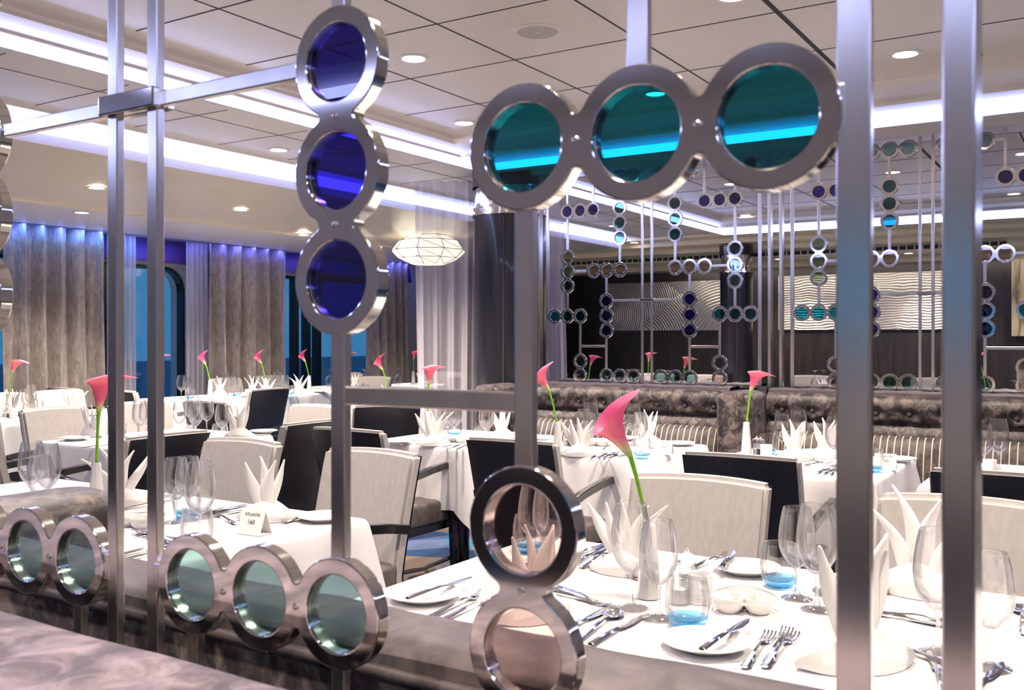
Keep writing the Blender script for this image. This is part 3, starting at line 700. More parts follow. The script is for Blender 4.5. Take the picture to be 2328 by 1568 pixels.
chair(5.22, 4.42, -.64, 'black-backed armchair seen below the cross bar of the screen')
# ------------------------------------------------------------------ tables
def table(x0, x1, y0, y1, name, desc, drop=.33, seed=1, legs=True):
    cx, cy_ = (x0+x1)/2, (y0+y1)/2; hx, hy = (x1-x0)/2, (y1-y0)/2; rr = random.Random(seed)
    t = thing('dining_table', 'dark table under the cloth of %s' % desc, 'table', (cx, cy_, 0))
    MB().box(-hx+.012, hx-.012, -hy+.012, hy-.012, .72, .745).obj('tabletop', 'black_wood', t, smooth=False)
    for yy in ([0] if hy < .5 else [-hy*.55, hy*.55]):
        MB().lathe([(.04, .02), (.04, .72)], 16, (0, yy, 0)).obj('pedestal', 'black_wood', t); MB().lathe([(0, .0), (.22, .0), (.22, .015), (.05, .035), (.04, .06)], 32, (0, yy, 0)).obj('base', 'black_wood', t)
    # cloth
    peri = []; r = .02; n = 40
    def side(a, b_, k):
        for i in range(k): peri.append((a[0]+(b_[0]-a[0])*i/k, a[1]+(b_[1]-a[1])*i/k))
    C = [(-hx, -hy), (hx, -hy), (hx, hy), (-hx, hy)]
    for i in range(4): side(C[i], C[(i+1) % 4], max(14, int(40*hypot(C[i][0]-C[(i+1) % 4][0], C[i][1]-C[(i+1) % 4][1]))))
    NP = len(peri); q = MB(); ph = [rr.uniform(0, 6) for _ in range(3)]
    rows = [(0, 0), (.006, .002), (.012, .008), (.016, .02), (.018, .06), (.02, .12), (.022, .19), (.024, .26), (.026, drop)]
    V = []
    for off, dz in rows:
        ring = []
        for i, (x, y) in enumerate(peri):
            cd = min(hypot(x-c[0], y-c[1]) for c in C); cf = math.exp(-(cd/.07)**2); f = dz/drop
            # outward normal
            nx = (1 if x > hx-1e-4 else -1 if x < -hx+1e-4 else 0); ny = (1 if y > hy-1e-4 else -1 if y < -hy+1e-4 else 0)
            if cd < .15:
                k = cd/.15; vx, vy = (1 if x > 0 else -1), (1 if y > 0 else -1); nx = nx*k+vx*(1-k)*.75; ny = ny*k+vy*(1-k)*.75
            s_ = x+y*1.7
            wv = .012*f*sin(19*s_+ph[0])+.008*f*sin(41*s_+ph[1])-(.03*f*math.exp(-((cd-.13)/.05)**2))
            o_ = off+wv+.085*f*cf
            ring.append(q.bm.verts.new((x+nx*o_, y+ny*o_, .7505-dz-.07*f*cf+.004*sin(9*s_)*f)))
        V.append(ring)
    for A, B in zip(V, V[1:]):
        for i in range(NP): q.bm.faces.new((A[i], A[(i+1) % NP], B[(i+1) % NP], B[i]))
    q.bm.faces.new(V[0])
    o = q.obj('tablecloth', 'cloth', None); o.location = (cx, cy_, 0); tag(o, 'white tablecloth draped over %s' % desc, 'tablecloth')
table(1.57, 2.40, -.25, 1.42, 'A', 'the front table nearest the camera')
table(1.57, 2.33, 2.03, 3.70, 'B', 'the near left table')
table(4.10, 4.93, 1.89, 2.60, 'C', 'the table behind the large calla lily')
table(4.10, 4.93, 2.83, 3.54, 'C2', 'the table below the screen cross bar')
table(4.05, 4.88, .84, 1.62, 'D', 'the right table before the tufted booth')
table(4.05, 4.88, -.20, .66, 'D2', 'the table cut off at the right picture edge')
table(3.12, 4.08, 4.28, 5.06, 'F', 'the middle left table with many wine glasses')
table(3.55, 5.0, 6.3, 7.0, 'E', 'the left table with card 166')
table(5.8, 8.0, 7.1, 7.85, 'W', 'the long table near the windows')
table(5.65, 6.45, 4.75, 5.5, 'G', 'the table right of the long window table')
# ------------------------------------------------------------------ tableware prototypes
def wineglass(kind, h, rb, rt, bowl_z):
    t = thing('wine_glass', '', 'glass')
    zb = bowl_z; pr = []
    H_ = h-zb
    outer = [(.003, zb), (rb*.35, zb+.004), (rb*.72, zb+.022), (rb*.94, zb+H_*.30), (rb, zb+H_*.46), (rb*.965, zb+H_*.64), (rb*.87, zb+H_*.83), (rt, h)]
    # smooth by Catmull
    def sm(P_, n=4):
        out = []
        for i in range(len(P_)-1):
            p0, p1, p2, p3 = P_[max(i-1, 0)], P_[i], P_[i+1], P_[min(i+2, len(P_)-1)]
            for k in range(n):
                s_ = k/n; out.append(tuple(.5*((2*p1[c])+(-p0[c]+p2[c])*s_+(2*p0[c]-5*p1[c]+4*p2[c]-p3[c])*s_*s_+(-p0[c]+3*p1[c]-3*p2[c]+p3[c])*s_**3) for c in (0, 1)))
        return out+[P_[-1]]
    o = sm(outer); inner = [(max(0, r-.0011), z+.001) for r, z in o][::-1]
    q = MB(); q.lathe(o+inner[:-1]+[(0, zb+.004)], 40); q.obj('bowl', 'glass', t)
    q = MB(); q.lathe([(0, .0), (.034, 0), (.0345, .0015), (.02, .004), (.008, .009), (.0042, .02), (.0036, .05), (.0045, zb-.008), (.008, zb)], 32); q.obj('stem', 'glass_stem', t)
    proto(kind, t)
wineglass('wineL', .221, .0425, .0315, .075)
wineglass('wineS', .199, .0395, .0295, .068)
t = thing('tumbler', '', 'glass')
o_ = [(.030, .001), (.038, .012), (.043, .03), (.0445, .05), (.0435, .07), (.040, .09), (.0385, .098)]
MB().lathe([(0, .016), (.032, .017), (.0375, .026)]+[(r-.0012, z) for r, z in o_[2:]]+[(o_[-1][0], .0985)]+o_[::-1][:-2]+[(.0401, .02)], 40).obj('wall', 'glass', t)
MB().lathe([(0, .0), (.026, .0), (.030, .002), (.038, .012), (.0405, .0215), (.036, .019), (.03, .015), (0, .013)], 40).obj('tinted_base', 'blue_glass', t)['label'] = 'blue tinted glass base'
proto('tumbler', t)
t = thing('side_plate', '', 'plate')
MB().lathe([(0, .004), (.046, .004), (.055, .006), (.080, .014), (.083, .0165), (.082, .0175), (.055, .009), (.046, .006), (0, .006)], 48).obj('dish', 'china', t); MB().lathe([(.042, 0), (.046, 0), (.048, .005), (.040, .005)], 40).obj('foot_ring', 'china', t)
proto('plate', t)
def blade(secs, th):
    """secs: (y, halfwidth_left, halfwidth_right, z, thickness)"""
    q = MB(); q.loft([[(-a, y, z), (-a*.5, y, z+h), (b_*.5, y, z+h), (b_, y, z), (b_*.5, y, z-h*.6), (-a*.5, y, z-h*.6)] for y, a, b_, z, h in secs]); return q
t = thing('table_knife', '', 'knife')
blade([(-.115, .0055, .0055, .004, .003), (-.112, .008, .008, .004, .0035), (-.04, .006, .006, .006, .0035), (-.005, .004, .004, .006, .003)], 0).obj('handle', 'cutlery', t)
blade([(-.006, .004, .004, .006, .002), (.01, .008, .009, .005, .0012), (.05, .009, .011, .004, .0009), (.085, .009, .008, .004, .0008), (.108, .006, .001, .004, .0006)], 0).obj('blade', 'cutlery', t)
proto('knife', t)
t = thing('table_fork', '', 'fork')
blade([(-.115, .0055, .0055, .004, .003), (-.112, .0085, .0085, .004, .003), (-.05, .006, .006, .007, .003), (.01, .003, .003, .010, .0022), (.03, .004, .004, .008, .0016), (.042, .0105, .0105, .005, .0012), (.055, .0125, .0125, .004, .0012)], 0).obj('handle', 'cutlery', t)
q = MB()
for k in range(4):
    x = -.0104+k*.00693; q.loft([[(x-.0018, y, z), (x, y, z+.0012), (x+.0018, y, z), (x, y, z-.0008)] for y, z in ((.052, .004), (.07, .003), (.088, .005), (.1, .009))])
q.obj('tines', 'cutlery', t); proto('fork', t)
t = thing('table_spoon', '', 'spoon')
blade([(-.115, .0055, .0055, .004, .003), (-.112, .0085, .0085, .004, .003), (-.05, .006, .006, .007, .003), (.01, .003, .003, .010, .0022), (.036, .0035, .0035, .008, .0016)], 0).obj('handle', 'cutlery', t)
q = MB(); q.grid(lambda u, v: (.02*u*cos(2*pi*v)*(1-.12*sin(2*pi*v)), .066+.032*u*sin(2*pi*v), .001+.0075*u*u), 6, 28); q.obj('bowl', 'cutlery', t, mods=[('sol', .0014)]); proto('spoon', t)
# folded napkin: boat base with upright petals
def napkin(kind, npet, spread, seed):
    rr = random.Random(seed); t = thing('folded_napkin', '', 'napkin')
    q = MB()
    # pointed boat: cross sections along x
    secs = []
    for i in range(21):
        s_ = -1+2*i/20; e_ = abs(s_); wd = .040*(1-e_**2.2)+.0015; ht = .050*(1-e_**1.5)+.004+.010*max(0, e_-.55); x = s_*.085; zt = .012*max(0, e_-.6)**1.2
        secs.append([(x, -wd, zt), (x, -wd*1.03, zt+ht*.4), (x, -wd*.62, zt+ht), (x, -wd*.25, zt+ht*.72), (x, wd*.25, zt+ht*.72), (x, wd*.62, zt+ht), (x, wd*1.03, zt+ht*.4), (x, wd, zt)])
    q.loft(secs); q.obj('folded_base', 'napkin', t, mods=[('bev', .002)])
    for k in range(npet):
        a = -spread+2*spread*k/max(1, npet-1)+rr.uniform(-.05, .05); L_ = rr.uniform(.125, .155)*(1 if 0 < k < npet-1 else .92); by = rr.uniform(-.012, .012); w0 = rr.uniform(.013, .017); tw = rr.uniform(-.5, .5); cv = rr.choice((-1, 1))*rr.uniform(.006, .014)
        def fn(u, v, a=a, L_=L_, by=by, w0=w0, tw=tw, cv=cv):
            wv = w0*(.75+.5*sin(pi*min(1, v*1.1)))*(1-v**2.6)+.0012; s_ = (u-.5)*2
            x = .038*sin(a)+L_*v*sin(a)*(.25+.75*v)+s_*wv*cos(tw)+cv*sin(pi*v*1.2)*v; z = .028+L_*v*cos(a*.8); y = by+s_*wv*sin(tw)-.011*(1-s_*s_)*(1-v*.7)+cv*.5*v*v
            return (x, y, z)
        q = MB(); q.grid(fn, 6, 14); q.obj('petal', 'napkin', t, mods=[('sol', .003), ('sub', 1)])
    proto(kind, t)
napkin('napkinA', 4, .36, 3); napkin('napkinB', 5, .6, 5); napkin('napkinC', 4, .6, 9)
t = thing('bud_vase', '', 'vase')
q = MB(); 
for_ = [(.0, .0), (.026, 0), (.027, .004), (.0155, .158), (.014, .162), (.009, .160), (.009, .10), (0, .10)]
q.lathe(for_, 8); q.obj('vase_body', 'china', t, mods=[('bev', .002)])
proto('vase', t)
def calla(kind, lean, seed, open_=1.):
    rr = random.Random(seed)
    t = thing('calla_lily', '', 'flower')
    tip = Vector((lean, 0, .135)); pts = []
    for i in range(10):
        s_ = i/9; pts.append((lean*(s_**1.6), 0, -.07+.205*s_))
    q = MB(); q.tube(pts, [.0042]*8+[.005, .0062], 10); q.obj('stem', 'stem_green', t)
    q = MB(); n = 36
    d = Vector((lean*2.6, 0, .16)).normalized(); ax = Vector((0, 1, 0)); bx_ = d.cross(ax).normalized()
    def fn(u, v):
        a = 2*pi*u*1.04-pi; f = v
        # spathe: funnel flaring, one side drawn to a pointed tip
        front = .5+.5*cos(a)          # 1 toward the pointed side
        r_ = .0062+.015*f**.8+.020*f**3.2*(1+.6*front)*open_
        h = .098*f*(1+.2*front*f)-.018*f**4*(1-front)
        r_ += .040*front**8*f**6
        h -= .016*front**6*f**9
        r_ *= 1+.06*sin(3*a+1)*f**3
        rr_ = r_*(1+.10*(u-.5)*f)
        p_ = tip+d*h+(-bx_)*rr_*cos(a)+ax*rr_*sin(a)
        return p_
    q.grid(fn, n, 16); q.obj('petal', 'calla', t, mods=[('sol', .0012), ('sub', 1)])
    q = MB(); q.tube([tip+d*.01, tip+d*.05, tip+d*.062], [.003, .0028, .001], 8); q.obj('spadix', 'spadix', t)
    proto(kind, t)
calla('callaL', -.042, 1); calla('callaR', .02, 2); calla('callaU', .006, 4, 1.15)
t = thing('sauce_dish', '', 'dish')
q = MB()
for k in range(3):
    a = 2*pi*k/3+pi/2; c = (.035*cos(a), .035*sin(a), 0)
    q.lathe([(0, .004), (.018, .006), (.028, .016), (.0315, .03), (.0335, .031), (.0335, .028), (.03, .012), (.02, .0), (0, 0)], 28, c)
q.obj('three_bowls', 'china', t)
q = MB()
def tri(r_, z, n=36): return [(r_*cos(2*pi*k/n)*(1+.06*cos(3*(2*pi*k/n-pi/2))), r_*sin(2*pi*k/n)*(1+.06*cos(3*(2*pi*k/n-pi/2))), z) for k in range(n)]
O1 = tri(.068, .0315); O2 = tri(.064, .024)
A = [q.bm.verts.new(p) for p in O1]; B = [q.bm.verts.new(p) for p in O2]; C_ = [q.bm.verts.new((x*1.01, y*1.01, .027)) for x, y, z in O1]
for i in range(36): q.bm.faces.new((A[i], A[(i+1) % 36], C_[(i+1) % 36], C_[i])); q.bm.faces.new((C_[i], C_[(i+1) % 36], B[(i+1) % 36], B[i]))
q.obj('rim', 'china', t); proto('dish', t)
def shaker(kind, fill, lab):
    t = thing('spice_grinder', '', 'grinder')
    MB().lathe([(0, 0), (.019, 0), (.019, .05), (.0165, .055), (.0155, .05), (.0165, .003), (0, .003)], 28).obj('jar', 'glass', t)
    MB().lathe([(0, .004), (.0155, .004), (.0155, .032), (0, .032)], 20).obj('filling', fill, t)['label'] = lab
    MB().lathe([(.012, .056), (.020, .06), (.0225, .068), (.018, .078), (.008, .083), (0, .083)], 28).obj('cap', 'glass', t)
    MB().lathe([(.004, .083), (.0055, .087), (.005, .092), (0, .095)], 16).obj('knob', 'chrome', t); proto(kind, t)
shaker('pepper', 'pepper', 'black peppercorns'); shaker('salt', 'salt', 'white salt')
t = thing('votive_holder', '', 'candle holder')
MB().lathe([(0, 0), (.026, 0), (.0275, .003), (.0275, .062), (.0245, .062), (.0245, .006), (0, .006)], 32).obj('cup', 'frosted', t); MB().lathe([(0, .006), (.018, .006), (.018, .026), (0, .026)], 20).obj('candle', 'paper', t); proto('votive', t)
def textmesh(s_, size):
    cu = bpy.data.curves.new('t', 'FONT'); cu.body = s_; cu.size = size; cu.align_x = 'CENTER'; cu.extrude = .0001
    o = bpy.data.objects.new('tmp', cu); COL.objects.link(o); dg = bpy.context.evaluated_depsgraph_get(); dg.update(); me = bpy.data.meshes.new_from_object(o.evaluated_get(dg)); bpy.data.objects.remove(o); me.materials.clear(); me.materials.append(MT['ink']); return me
HEAD = textmesh('ATLANTIK', .0125)
def card(loc, rz, num, label):
    t = thing('table_card', label, 'card', (*loc, .752), rz)
    w_, h, d = .045, .068, .026
    q = MB(); th = .0006
    for s_ in (-1, 1):
        q.loft([[(-w_, s_*d, 0), (w_, s_*d, 0), (w_, s_*(d-.001), 0), (-w_, s_*(d-.001), 0)], [(-w_, s_*.0005, h), (w_, s_*.0005, h), (w_, 0, h-.001), (-w_, 0, h-.001)]])
    q.box(-w_, w_, -d+.001, d-.001, .0, .001); q.obj('folded_paper', 'paper', t, smooth=False)
    a = atan2(h, d); out = .0012
    for me, zz in ((HEAD, .052), (textmesh(num, .019), .030)):
        f = zz/h; o = ob('printed_text', me, t, (0, -d*(1-f)-out, zz), (a, 0, 0))
# ------------------------------------------------------------------ laying the tables
def rz_of(px_from, px_to): return 0
def seg(kind, p0, p1, label, group=None, z=.752):
    """cutlery whose handle end projects at p0 and tip at p1"""
    a, b_ = Vector(G(*p0)), Vector(G(*p1)); c = (a+b_)/2; d = b_-a
    return place(kind, (c.x, c.y, z), atan2(d.y, d.x)-pi/2, label, group)
FT = 'on the front table'
# front table: glasses
for k, px, py, lab in (('wineL', 1435, 1382, 'tall wine glass before the calla stem'), ('wineS', 1497, 1405, 'smaller wine glass before the white vase'), ('wineS', 1812, 1360, 'smaller wine glass beside the blue-based tumbler at right'), ('wineL', 1858, 1386, 'tall wine glass left of the thick upright bar'),
                       ('wineS', 1213, 1285, 'wine glass seen left inside the clear ring'), ('wineL', 1250, 1303, 'wine glass seen right inside the clear ring'), ('wineL', 2132, 1480, 'tall wine glass before the napkin right of the thick bar'), ('wineS', 2252, 1518, 'wine glass at the right picture edge')):
    place(k, G(px, py), 0, '%s, %s' % (lab, FT))
for px, py, lab in ((1563, 1424, 'low tumbler with blue base before the sauce dish'), (1772, 1332, 'low tumbler with blue base in front of the cream chair'), (1203, 1254, 'low tumbler with blue base seen inside the clear ring')): place('tumbler', G(px, py), 0, lab+' '+FT)
for px, py, lab in ((963, 1362, 'white side plate at the left corner'), (1697, 1300, 'white side plate below the cream chair'), (1604, 1472, 'white side plate nearest the banquette'), (1930, 1345, 'white side plate behind the thick upright bar')): place('plate', G(px, py), 0, lab+' '+FT)
px_ = G(1475, 1358); place('vase', px_, .3, 'white tapered bud vase behind two wine glasses '+FT)
def lily(base, kind, rz, label, sc=1): place(kind, (base[0], base[1], .752+.17), rz, label, sc=(sc, sc, sc*1.05))
dirc = YAW
lily(px_, 'callaL', YAW-pi/2+.15, 'largest pink calla lily leaning left in front of a cream chair', 1.0)
place('dish', G(1690, 1385), .9, 'white three-part sauce dish in the middle of the front table')
place('salt', G(1545, 1372), 0, 'clear glass salt mill behind the blue-based tumbler '+FT); place('pepper', G(1562, 1340), 0, 'clear glass pepper mill beside the candle cup '+FT)
place('votive', G(1590, 1368), 0, 'frosted white candle cup between mill and sauce dish '+FT)
card(G(1135, 1372), YAW-pi/2+2.2, '159', 'folded white card lying half hidden left of the clear rings')
for k, px, py, r_, lab, sc in (('napkinA', 1215, 1405, .6, 'folded white napkin behind the figure-eight clear rings', 1.1), ('napkinB', 1420, 1302, -.4, 'folded white napkin seen through the tall wine glass', 1.05), ('napkinA', 1945, 1512, .2, 'large folded white napkin behind the thick upright bar', 1.35), ('napkinC', 2095, 1350, -.7, 'folded white napkin with open petals right of the thick bar', 1.35)):
    place(k, G(px, py), YAW-pi/2+r_, lab+' '+FT, sc=(sc, sc, sc*1.05))
PZ = .752+.019
seg('knife', (945, 1378), (1062, 1338), 'butter knife on the left corner plate '+FT, z=PZ)
seg('knife', (1640, 1310), (1668, 1272), 'butter knife on the plate below the cream chair '+FT, z=PZ)
seg('knife', (1615, 1492), (1690, 1443), 'butter knife on the plate nearest the banquette '+FT, z=PZ)
seg('knife', (1950, 1310), (1880, 1352), 'butter knife on the plate behind the thick bar '+FT, z=PZ)
for k, a, b_, lab in (('fork', (990, 1400), (1100, 1350), 'fork left of the clear rings, outer one'), ('fork', (1018, 1408), (1125, 1362), 'fork left of the clear rings, inner one'), ('knife', (1265, 1448), (1392, 1380), 'knife right of the clear rings, left of the spoon'), ('spoon', (1320, 1455), (1412, 1390), 'round soup spoon right of the clear rings'), ('knife', (1350, 1465), (1458, 1405), 'knife right of the soup spoon'), ('fork', (1285, 1345), (1352, 1372), 'fork lying across behind the clear rings'), ('knife', (1265, 1350), (1358, 1372), 'knife lying across behind the clear rings'),
                   ('fork', (1690, 1525), (1758, 1435), 'fork right of the nearest plate, left one'), ('fork', (1735, 1522), (1800, 1420), 'fork right of the nearest plate, middle one'), ('fork', (1728, 1532), (1818, 1430), 'fork right of the nearest plate, right one'),
                   ('knife', (1300, 1285), (1390, 1240), 'knife in the fan of cutlery left of the tall glass'), ('fork', (1320, 1292), (1400, 1250), 'fork in the fan of cutlery left of the tall glass'), ('knife', (1310, 1262), (1385, 1236), 'rear knife in the fan of cutlery left of the tall glass'), ('fork', (1440, 1315), (1330, 1290), 'fork lying across before the tall glass'),
                   ('fork', (1590, 1288), (1640, 1268), 'fork behind the candle cup'), ('knife', (1985, 1395), (2150, 1425), 'long knife lying right of the thick bar'), ('fork', (1990, 1400), (2140, 1412), 'fork lying right of the thick bar'), ('knife', (2140, 1560), (2120, 1500), 'broad fish knife at the bottom right'), ('fork', (2040, 1480), (2105, 1500), 'fork crossing a knife by the large napkin'), ('knife', (2108, 1498), (2035, 1470), 'knife crossing a fork by the large napkin'), ('spoon', (2328, 1440), (2320, 1380), 'spoon at the right picture edge'), ('knife', (2225, 1568), (2262, 1530), 'knife at the bottom right corner')):
    seg(k, a, b_, '%s %s' % (lab, FT))
# table 160
BT = 'on the near left table'
for k, px, py, lab in (('wineL', 455, 1228, 'tall wine glass right of the second thin bar'), ('wineS', 400, 1186, 'wine glass half behind the second thin bar'), ('wineS', 428, 1182, 'rear wine glass between bar and tall glass'), ('wineL', 108, 1160, 'tall wine glass in the left cluster'), ('wineL', 72, 1152, 'rear wine glass in the left cluster'), ('wineS', 92, 1178, 'wine glass at the front of the left cluster')): place(k, G(px, py), 0, lab+' '+BT)
for px, py, lab in ((448, 1238, 'low clear tumbler before the tall wine glass'), (425, 1176, 'low tumbler with blue base behind the wine glasses'), (84, 1196, 'low tumbler in the left cluster')): place('tumbler', G(px, py), 0, lab+' '+BT)
for px, py, lab in ((735, 1182, 'white side plate at the right corner'), (320, 1136, 'white side plate between the two thin bars'), (470, 1162, 'white side plate behind the tall wine glass')): place('plate', G(px, py), 0, lab+' '+BT)
b_ = G(219, 1162); place('vase', b_, .2, 'white tapered bud vase left of the thin bars '+BT); lily(b_, 'callaU', YAW-pi/2+.4, 'open pink calla lily with yellow spadix left of the thin bars', 1.12)
place('dish', G(322, 1195), .4, 'white three-part sauce dish between the thin bars '+BT)
card(G(578, 1212), YAW-pi/2-.15-.35, '160', 'folded white table card on the near left table')
place('napkinA', (*G(606, 1182),), YAW-pi/2-.1, 'folded white napkin with four petals behind the table card', sc=(1.15, 1.15, 1.2))
place('napkinC', (*G(270, 1148),), YAW-pi/2+.5, 'folded white napkin beside the bud vase '+BT, sc=(1.2, 1.2, 1.2))
seg('knife', (640, 1192), (752, 1160), 'knife on the right side '+BT); seg('fork', (742, 1168), (615, 1188), 'fork before the corner plate '+BT); seg('fork', (720, 1172), (640, 1190), 'second fork before the corner plate '+BT)
for k, a, c, lab in (('knife', (470, 1168), (555, 1150), 'rear knife left of the napkin'), ('knife', (478, 1176), (560, 1160), 'front knife left of the napkin'), ('fork', (540, 1195), (475, 1165), 'fork left of the table card'), ('spoon', (398, 1240), (300, 1205), 'soup spoon between the thin bars'), ('knife', (285, 1262), (390, 1238), 'upper knife between the thin bars'), ('knife', (285, 1275), (395, 1250), 'lower knife between the thin bars'), ('fork', (405, 1230), (330, 1222), 'fork between the thin bars'), ('knife', (290, 1142), (380, 1128), 'knife on the plate between the thin bars'), ('fork', (300, 1155), (385, 1140), 'fork before the plate between the thin bars')): seg(k, a, c, '%s %s' % (lab, BT))
# table 169
def ware(T, glasses, tumblers, plates, naps, vase=None, cutl=(), dish=None, cd=None, shak=None, votive=None, lk='callaR', lrz=0, ls=1.):
    """T = phrase naming the table; positions are photo points on its cloth"""
    def pos(i, n): return '' if n == 1 else [', leftmost', ', second from left', ', third from left', ', fourth from left', ', fifth from left', ', sixth from left', ', seventh from left'][i]
    for i, (k, x, y) in enumerate(sorted(glasses, key=lambda g: g[1])): place(k, G(x, y), 0, 'wine glass %s%s' % (T, pos(i, len(glasses))))
    for i, (x, y) in enumerate(sorted(tumblers)): place('tumbler', G(x, y), 0, 'blue-based tumbler %s%s' % (T, pos(i, len(tumblers))))
    for i, (x, y) in enumerate(sorted(plates)): place('plate', G(x, y), 0, 'white side plate %s%s' % (T, pos(i, len(plates))))
    for i, (x, y) in enumerate(sorted(naps)): place(('napkinA', 'napkinB', 'napkinC')[(i+int(x)) % 3], G(x, y), YAW-pi/2+random.uniform(-.6, .6), 'folded white napkin %s%s' % (T, pos(i, len(naps))), sc=(1.1, 1.1, 1.15))
    if vase: b_ = G(*vase); place('vase', b_, .2, 'white bud vase %s' % T); lily(b_, lk, YAW-pi/2+lrz, 'pink calla lily in the vase %s' % T, ls)
    g = 'cutlery laid '+T
    for i, (k, a, c) in enumerate(sorted(cutl, key=lambda c: c[1][0])): seg(k, a, c, 'steel %s %s%s' % (k, T, pos(i, len(cutl))))
    if dish: place('dish', G(*dish), .5, 'white three-part sauce dish %s' % T)
    if shak: place('salt', G(*shak), 0, 'glass salt mill %s' % T); place('pepper', G(shak[0]+9, shak[1]+2), 0, 'glass pepper mill %s' % T)
    if votive: place('votive', G(*votive), 0, 'frosted candle cup %s' % T)
    if cd: card(G(cd[0], cd[1]), YAW-pi/2-.45, cd[2], 'small folded white table card %s' % T)
ware('on the table behind the large calla lily', [('wineL', 1343, 1008), ('wineS', 1327, 1016), ('wineL', 1440, 1012), ('wineS', 1455, 1028)], [(1322, 1006), (1459, 1042)], [(1545, 1012), (1420, 1000)], [(1318, 1036), (1472, 1012)], (1268, 1034), [('knife', (1345, 1040), (1382, 1030)), ('knife', (1358, 1043), (1392, 1032)), ('spoon', (1370, 1043), (1408, 1030)), ('knife', (1380, 1044), (1424, 1034)), ('fork', (1480, 1020), (1498, 1028)), ('fork', (1370, 1022), (1392, 1012)), ('knife', (1378, 1005), (1405, 1000))], (1362, 1012), (1509, 1032, '169'), (1288, 1012), (1306, 1012), 'callaL', .1)
ware('on the table below the screen cross bar', [('wineL', 1033, 1000), ('wineL', 1106, 1008), ('wineS', 1018, 996)], [(1033, 992), (1095, 1012)], [(905, 1008), (1228, 1000)], [(985, 1012), (1142, 998)], (972, 1000), [('knife', (900, 1006), (945, 998)), ('fork', (912, 1012), (950, 1002)), ('knife', (1000, 1020), (1050, 1008)), ('fork', (1020, 1022), (1068, 1010)), ('spoon', (1035, 1024), (1080, 1010)), ('knife', (1000, 1012), (1030, 1004))], (1042, 1004), (1166, 1010, '168'), None, None, 'callaU', .3, 1.)
ware('on the right table before the tufted booth', [('wineS', 1778, 1034), ('wineL', 1815, 1036), ('wineL', 1898, 1060)], [(1746, 1032), (1985, 1072)], [(2042, 1048), (1850, 1032)], [(1806, 1046), (1880, 1040)], (1697, 1034), [('knife', (1855, 1078), (1890, 1060)), ('knife', (1870, 1080), (1902, 1062)), ('fork', (1885, 1082), (1912, 1064)), ('knife', (1835, 1040), (1870, 1052)), ('fork', (1840, 1058), (1890, 1052))], None, (2013, 1066, '170'), (1720, 1034), (1742, 1040), 'callaR', -.1)
ware('on the table at the right picture edge', [('wineS', 2236, 1070), ('wineL', 2270, 1068)], [], [(2300, 1080)], [], None, [('knife', (2260, 1080), (2300, 1068))], None, None, (2205, 1066), (2250, 1078))
ware('on the middle left table', [('wineL', 318, 1000), ('wineS', 332, 992), ('wineS', 408, 990), ('wineL', 438, 982), ('wineS', 445, 995), ('wineL', 470, 985), ('wineS', 505, 1000)], [(500, 1004), (300, 1002), (540, 992)], [(170, 1000), (600, 984)], [(208, 992), (545, 996)], None, [('knife', (200, 1018), (240, 1012)), ('fork', (515, 1010), (540, 1000)), ('knife', (530, 1012), (580, 1008)), ('knife', (590, 992), (625, 992))], None, None, (425, 1000), None)
ware('on the far left table by the curtain', [('wineL', 70, 940), ('wineS', 62, 944)], [(66, 948), (85, 940)], [(205, 945), (28, 945)], [(168, 942), (28, 938)], (20, 944), [('fork', (92, 948), (110, 942)), ('knife', (148, 948), (180, 944))], None, (128, 950, '166'), (12, 948), (30, 950), 'callaR', .2, 1.)
ware('on the long table near the windows', [('wineL', 412, 906), ('wineS', 425, 905), ('wineL', 516, 897), ('wineS', 532, 900), ('wineL', 630, 895), ('wineS', 648, 897)], [(432, 908), (538, 900), (624, 891), (660, 898)], [(728, 892), (560, 902)], [(500, 898), (574, 894), (606, 900), (680, 891)], None, [('fork', (615, 901), (640, 898)), ('knife', (700, 894), (720, 892))], None, (566, 900, '163'), None, None, 'callaU', .2, 1.)
ware('on the table right of the long window table', [('wineL', 818, 936), ('wineS', 830, 930)], [(824, 942)], [(860, 935)], [(800, 946), (880, 928)], (470-4, 0) and None, (), None, (845, 942, '162'))
# ------------------------------------------------------------------ background tables, chairs and glasses
def small_table(x, y, label, s_=.42, flower=None, up=0, naps=0, lk='callaU', yrot=0):
    table(x-s_, x+s_, y-s_, y+s_, '', label, seed=int(abs(x*31+y*17)))
    if flower:
        fx, fy = flower; place('vase', (fx, fy), 0, 'white bud vase on %s' % label); lily((fx, fy), lk, YAW-pi/2+yrot, 'pink calla lily standing on %s' % label)
def at_t(px, t_): return GD(px, t_)
for (x, y), lab, lk in (((5.95, 7.72), 'left end of the long window table', 'callaU'), ((6.44, 7.58), 'long window table, second from left', 'callaL'), ((6.98, 7.38), 'long window table, third from left', 'callaL'), ((7.77, 7.54), 'right end of the long window table', 'callaL')):
    place('vase', (x, y), 0, 'white bud vase on the '+lab); lily((x, y), lk, YAW-pi/2, 'pink calla lily on the '+lab)
x, y = 6.05, 5.0; place('vase', (x, y), 0, 'white bud vase on the table right of the long window table'); lily((x, y), 'callaL', YAW-pi/2, 'pink calla lily just above the screen cross bar, left one')
for x, y, lab, lk in ((8.7, 7.85, 'the small window table right of the near ring column', 'callaR'), (9.5, 7.45, 'the small window table by the third curtain', 'callaU')):
    small_table(x, y, lab, .3, (x, y), lk=lk)
    for i, (dx, dy) in enumerate(((.12, -.2), (.2, -.12), (-.18, .1))):
        p = place('wineS', (x+dx, y+dy, .752+.199), 0, 'upturned wine glass on %s, %s' % (lab, ('near side', 'right side', 'left side')[i]), None); p.rotation_euler = (pi, 0, 0)
    place('napkinB', (x-.02, y-.17), YAW-pi/2, 'folded white napkin on %s' % lab)
